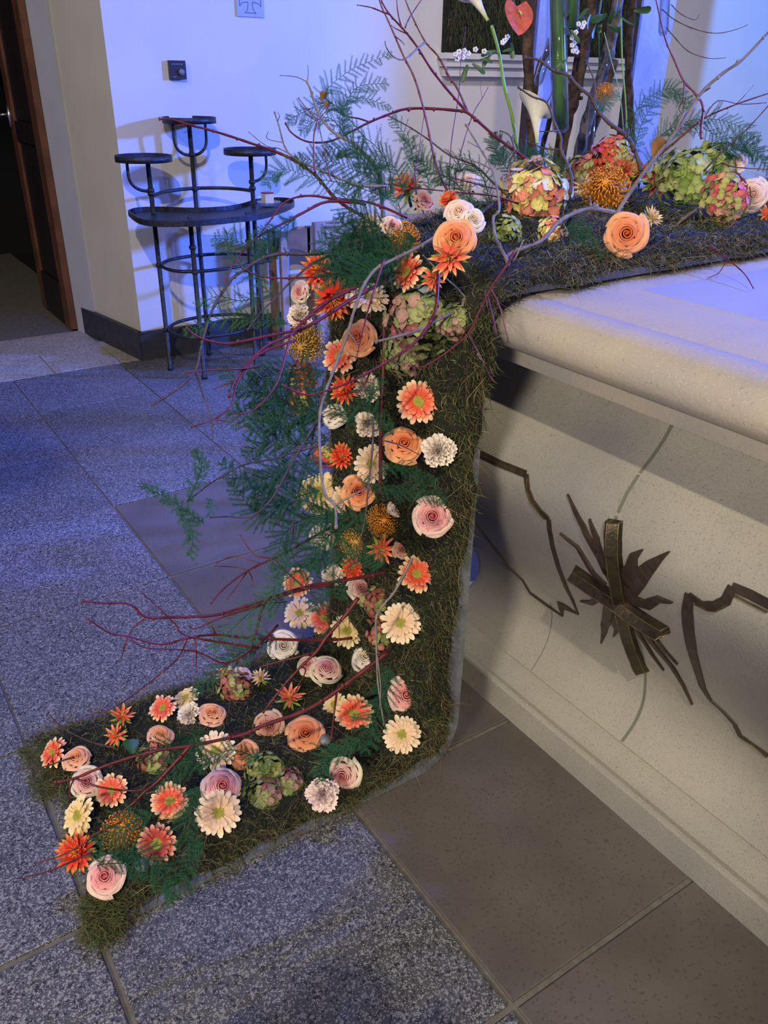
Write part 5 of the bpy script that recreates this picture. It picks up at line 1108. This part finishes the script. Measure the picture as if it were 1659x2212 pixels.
place('ca', 1026, 14, 100, 'white calla lily trumpet at the top edge', -.9, .75, 1., P=on(1, 1032, 8, 1.9), d=(on(1, 1032, 8, 1.9)-EYE).dot(FW))
c_ = bpy.context.scene.objects[-1]
for (k, x, y, dp, Y, dirv, lab, nm) in [('ca', 1158, 262, 92, 1.85, Vector((0, 0, 1)), 'pale lily bud opening upwards beside the left trunk', 'calla_lily'),]:
    P = on(1, x, y, Y); o = place(k, x, y, dp, lab, 0, 0, 1, P=P, d=(P-EYE).dot(FW)); o.rotation_quaternion = (UP+Vector((0, 0, .4))-RT*.1).to_track_quat('Z', 'Y'); o.name = nm; o['category'] = 'lily'
for o in sc.objects:
    if o.get('label') == 'white calla lily trumpet at the top edge': o.name = 'calla_lily'; o['category'] = 'lily'; o.rotation_quaternion = (UP*.95-RT*.6-FW*.1).to_track_quat('Z', 'Y'); o.location = on(1, 1028, 0, 1.9)
P = on(1, 1307, 204, 1.9); place('po', 1307, 204, 46, 'small orange pincushion flower held high before the trunks', 0, .3, 1, P=P, d=(P-EYE).dot(FW))
# anthurium
t = obj('anthurium', None, label='orange red glossy anthurium hanging at the top edge', cat='anthurium'); P = on(1, 1118, 40, 1.85); t.location = P; dd = (P-EYE).dot(FW); r = 42*dd/FPX
M_['anth'] = mat('anthurium_spathe', (.66, .13, .04), .5, scale=60, amp=.3)
V = []; F = []; nu, nv = 13, 12
for j in range(nv+1):
    v = j/nv
    for i in range(nu):
        u = -1+2*i/(nu-1); wv = .78*max(0, math.sin(PI*(.10+.86*v)**.8))**.7; x = u*wv; y = .75-1.75*v+.32*abs(u)*(1-v)**2; z = .10*u*u-.12*math.cos(u*5)*.15+.12*math.sin(v*3)
        V.append((x, y, z))
for j in range(nv):
    for i in range(nu-1): q = j*nu+i; F.append((q, q+1, q+nu+1, q+nu))
s_ = obj('spathe', mesh('spathe', V, F, M_['anth'], True), t)
b = MB(); b.tube([(0, .35, .1), (.02, .1, .32), (.03, -.15, .45)], [.05, .055, .03], 8, c=(.65, .62, .12)); b.build('spadix', PM, t)
b = MB(); b.tube(smoothpath([(0, .35, .05), (-.1, .9, -.1), (-.2, 1.6, 0)], 5), .05, 8); b.build('stem', M_['twig'], t)
t.scale = (r, r, r); t.rotation_mode = 'QUATERNION'; bas = Matrix((RT, UP, -FW)).transposed(); t.rotation_quaternion = bas.to_quaternion()@Quaternion((1, 0, 0), -.2)@Quaternion((0, 1, 0), .25)
# leafy sprigs with tiny white blossoms
def sprig(cx, cy, Y, pts, leaves, label):
    org = on(1, *pts[-1], Y); t = obj('blossom_sprig', None, label=label, cat='blossom'); t.location = org
    b = MB(); b.tube(smoothpath([on(1, x, y, Y)-org for x, y in pts], 4), .0012, 5); b.build('stem', M_['leaf'], t)
    for (x, y, a, L) in leaves:
        lo = obj('leaf', leafmesh(L, L*.16), t); lo.location = on(1, x, y, Y)-org; d_ = RT*math.cos(a)-UP*math.sin(a); q = Matrix((d_, (-FW).cross(d_).normalized(), -FW)).transposed().to_quaternion(); lo.rotation_mode = 'QUATERNION'; lo.rotation_quaternion = q
    for (x, y) in cx:
        b = MB(); p = on(1, x, y, Y)-org
        for k in range(5): b.sphere(p+RT*.0045*math.cos(k*1.257)+UP*.0045*math.sin(k*1.257), .0034, 6, 4, c=(.86, .86, .86))
        b.build('blossom', PM, t)
sprig([(984, 118), (992, 112), (1003, 110), (1012, 116), (988, 128), (1027, 107), (1046, 111), (1000, 124), (1090, 88), (1096, 80), (1086, 92)], 0, 1.88, [(985, 125), (1010, 132), (1040, 128), (1075, 112)], [(1010, 140, 1.9, .045), (1020, 138, .6, .04), (1060, 118, 2.2, .035), (1085, 112, -.3, .03), (1072, 110, 2.9, .04), (1105, 92, 1.5, .04), (1040, 128, .2, .03)], 'leafy sprig with tiny white blossoms left of the anthurium')
sprig([(1236, 98), (1243, 104), (1238, 110), (1246, 112), (1250, 52), (1262, 50), (1258, 58), (1244, 70), (1236, 82), (1241, 92)], 0, 1.9, [(1225, 60), (1235, 85), (1242, 110)], [(1232, 65, .9, .04), (1222, 130, 2.5, .03), (1250, 40, -.8, .04)], 'white blossom sprig right of the tall green stem')
# foliage high between the trunks and the single dry leaves
t = obj('leafy_spray', None, label='dark green leafy spray between the trunks at the top edge', cat='foliage'); P0 = on(1, 1300, 20, 1.95); t.location = P0
b = MB(); b.tube([(0, 0, .12), (0, .01, -.02), (.02, 0, -.15)], .003, 6); b.build('stem', M_['leaf'], t)
for k in range(16):
    x, y = random.uniform(1225, 1390), random.uniform(-10, 60); L = random.uniform(.03, .06); lo = obj('leaf', leafmesh(L, L*.22), t); lo.location = on(1, x, y, 1.95+random.uniform(-.03, .03))-P0; lo.rotation_euler = (random.uniform(0, 6), random.uniform(0, 6), random.uniform(0, 6))
for (x, y, d, L, lab) in [(704, 200, 1.66, .018, 'curled dry brown leaf hanging from the forked branch'), (1440, 305, 1.72, .04, 'dry brown leaf caught on the long grey branch'), (710, 222, 1.66, .013, 'narrow dry leaf tip below the curled leaf')]:
    V, F, _ = petal_strip(0, L, L*.5, (0, 0, 0), (0, 0, 0), L*.6, L*.9, pointed=True, nu=5, nv=6, cup=.6); o = obj('dry_leaf', mesh('dry_leaf', V, F, M_['rust'], True), label=lab, cat='leaf'); o.location = atd(x, y, d); o.rotation_euler = (.9, .9, 2.2)
# loudspeaker added to cast a floor shadow, and the person taking the picture: both outside the view, their shadows fall on the paving
t = obj('hanging_blocker', None, label='grey loudspeaker box added to cast a floor shadow, on a thin rod, outside the view at upper left', cat='blocker'); t.location = (-.707, -.217, 3.0); t.rotation_euler = (0, 0, .31)
b = MB(); b.box((-.34, 0, -.05), (0, .30, .05)); b.build('blocker_box', M_['greyplastic'], t, smooth=False)
b = MB(); b.tube([(-.17, .15, .04), (-.17, .15, .2)], .008, 8); b.build('rod', M_['iron'], t)
def person():
    N = [(0, 0, .92, .13), (0, 0, 1.08, .125), (0, .01, 1.24, .135), (0, .01, 1.34, .07), (0, .02, 1.40, .055), (0, .04, 1.50, .085), (0, .04, 1.58, .08),
         (.17, .01, 1.29, .06), (.24, .03, 1.06, .045), (.14, .19, 1.22, .036), (.10, .215, 1.32, .03), (-.17, .01, 1.29, .06), (-.24, .03, 1.06, .045), (-.14, .19, 1.22, .036), (-.10, .215, 1.32, .03),
         (.09, 0, .86, .10), (.10, .01, .50, .065), (.10, -.02, .09, .045), (.10, .11, .045, .04), (-.09, 0, .86, .10), (-.10, .01, .50, .065), (-.10, -.02, .09, .045), (-.10, .11, .045, .04)]
    E = [(0, 1), (1, 2), (2, 3), (3, 4), (4, 5), (5, 6), (2, 7), (7, 8), (8, 9), (9, 10), (2, 11), (11, 12), (12, 13), (13, 14), (0, 15), (15, 16), (16, 17), (17, 18), (0, 19), (19, 20), (20, 21), (21, 22)]
    me = bpy.data.meshes.new('body'); me.from_pydata([n[:3] for n in N], E, []); me.materials.append(M_['black'])
    root = obj('person', None, label='person in dark clothes standing behind the camera with raised hands, outside the view', cat='person'); root.location = (-.22, -.28, 0); root.rotation_euler = (0, 0, -.59)
    o = obj('body', me, root); o.modifiers.new('skin', 'SKIN'); o.modifiers.new('sub', 'SUBSURF').levels = 2
    if not me.skin_vertices: bpy.context.view_layer.update()
    for k, n in enumerate(N): me.skin_vertices[0].data[k].radius = (n[3], n[3])
    me.skin_vertices[0].data[0].use_root = True
person()
bpy.context.view_layer.update()
print('objects', len(sc.objects))
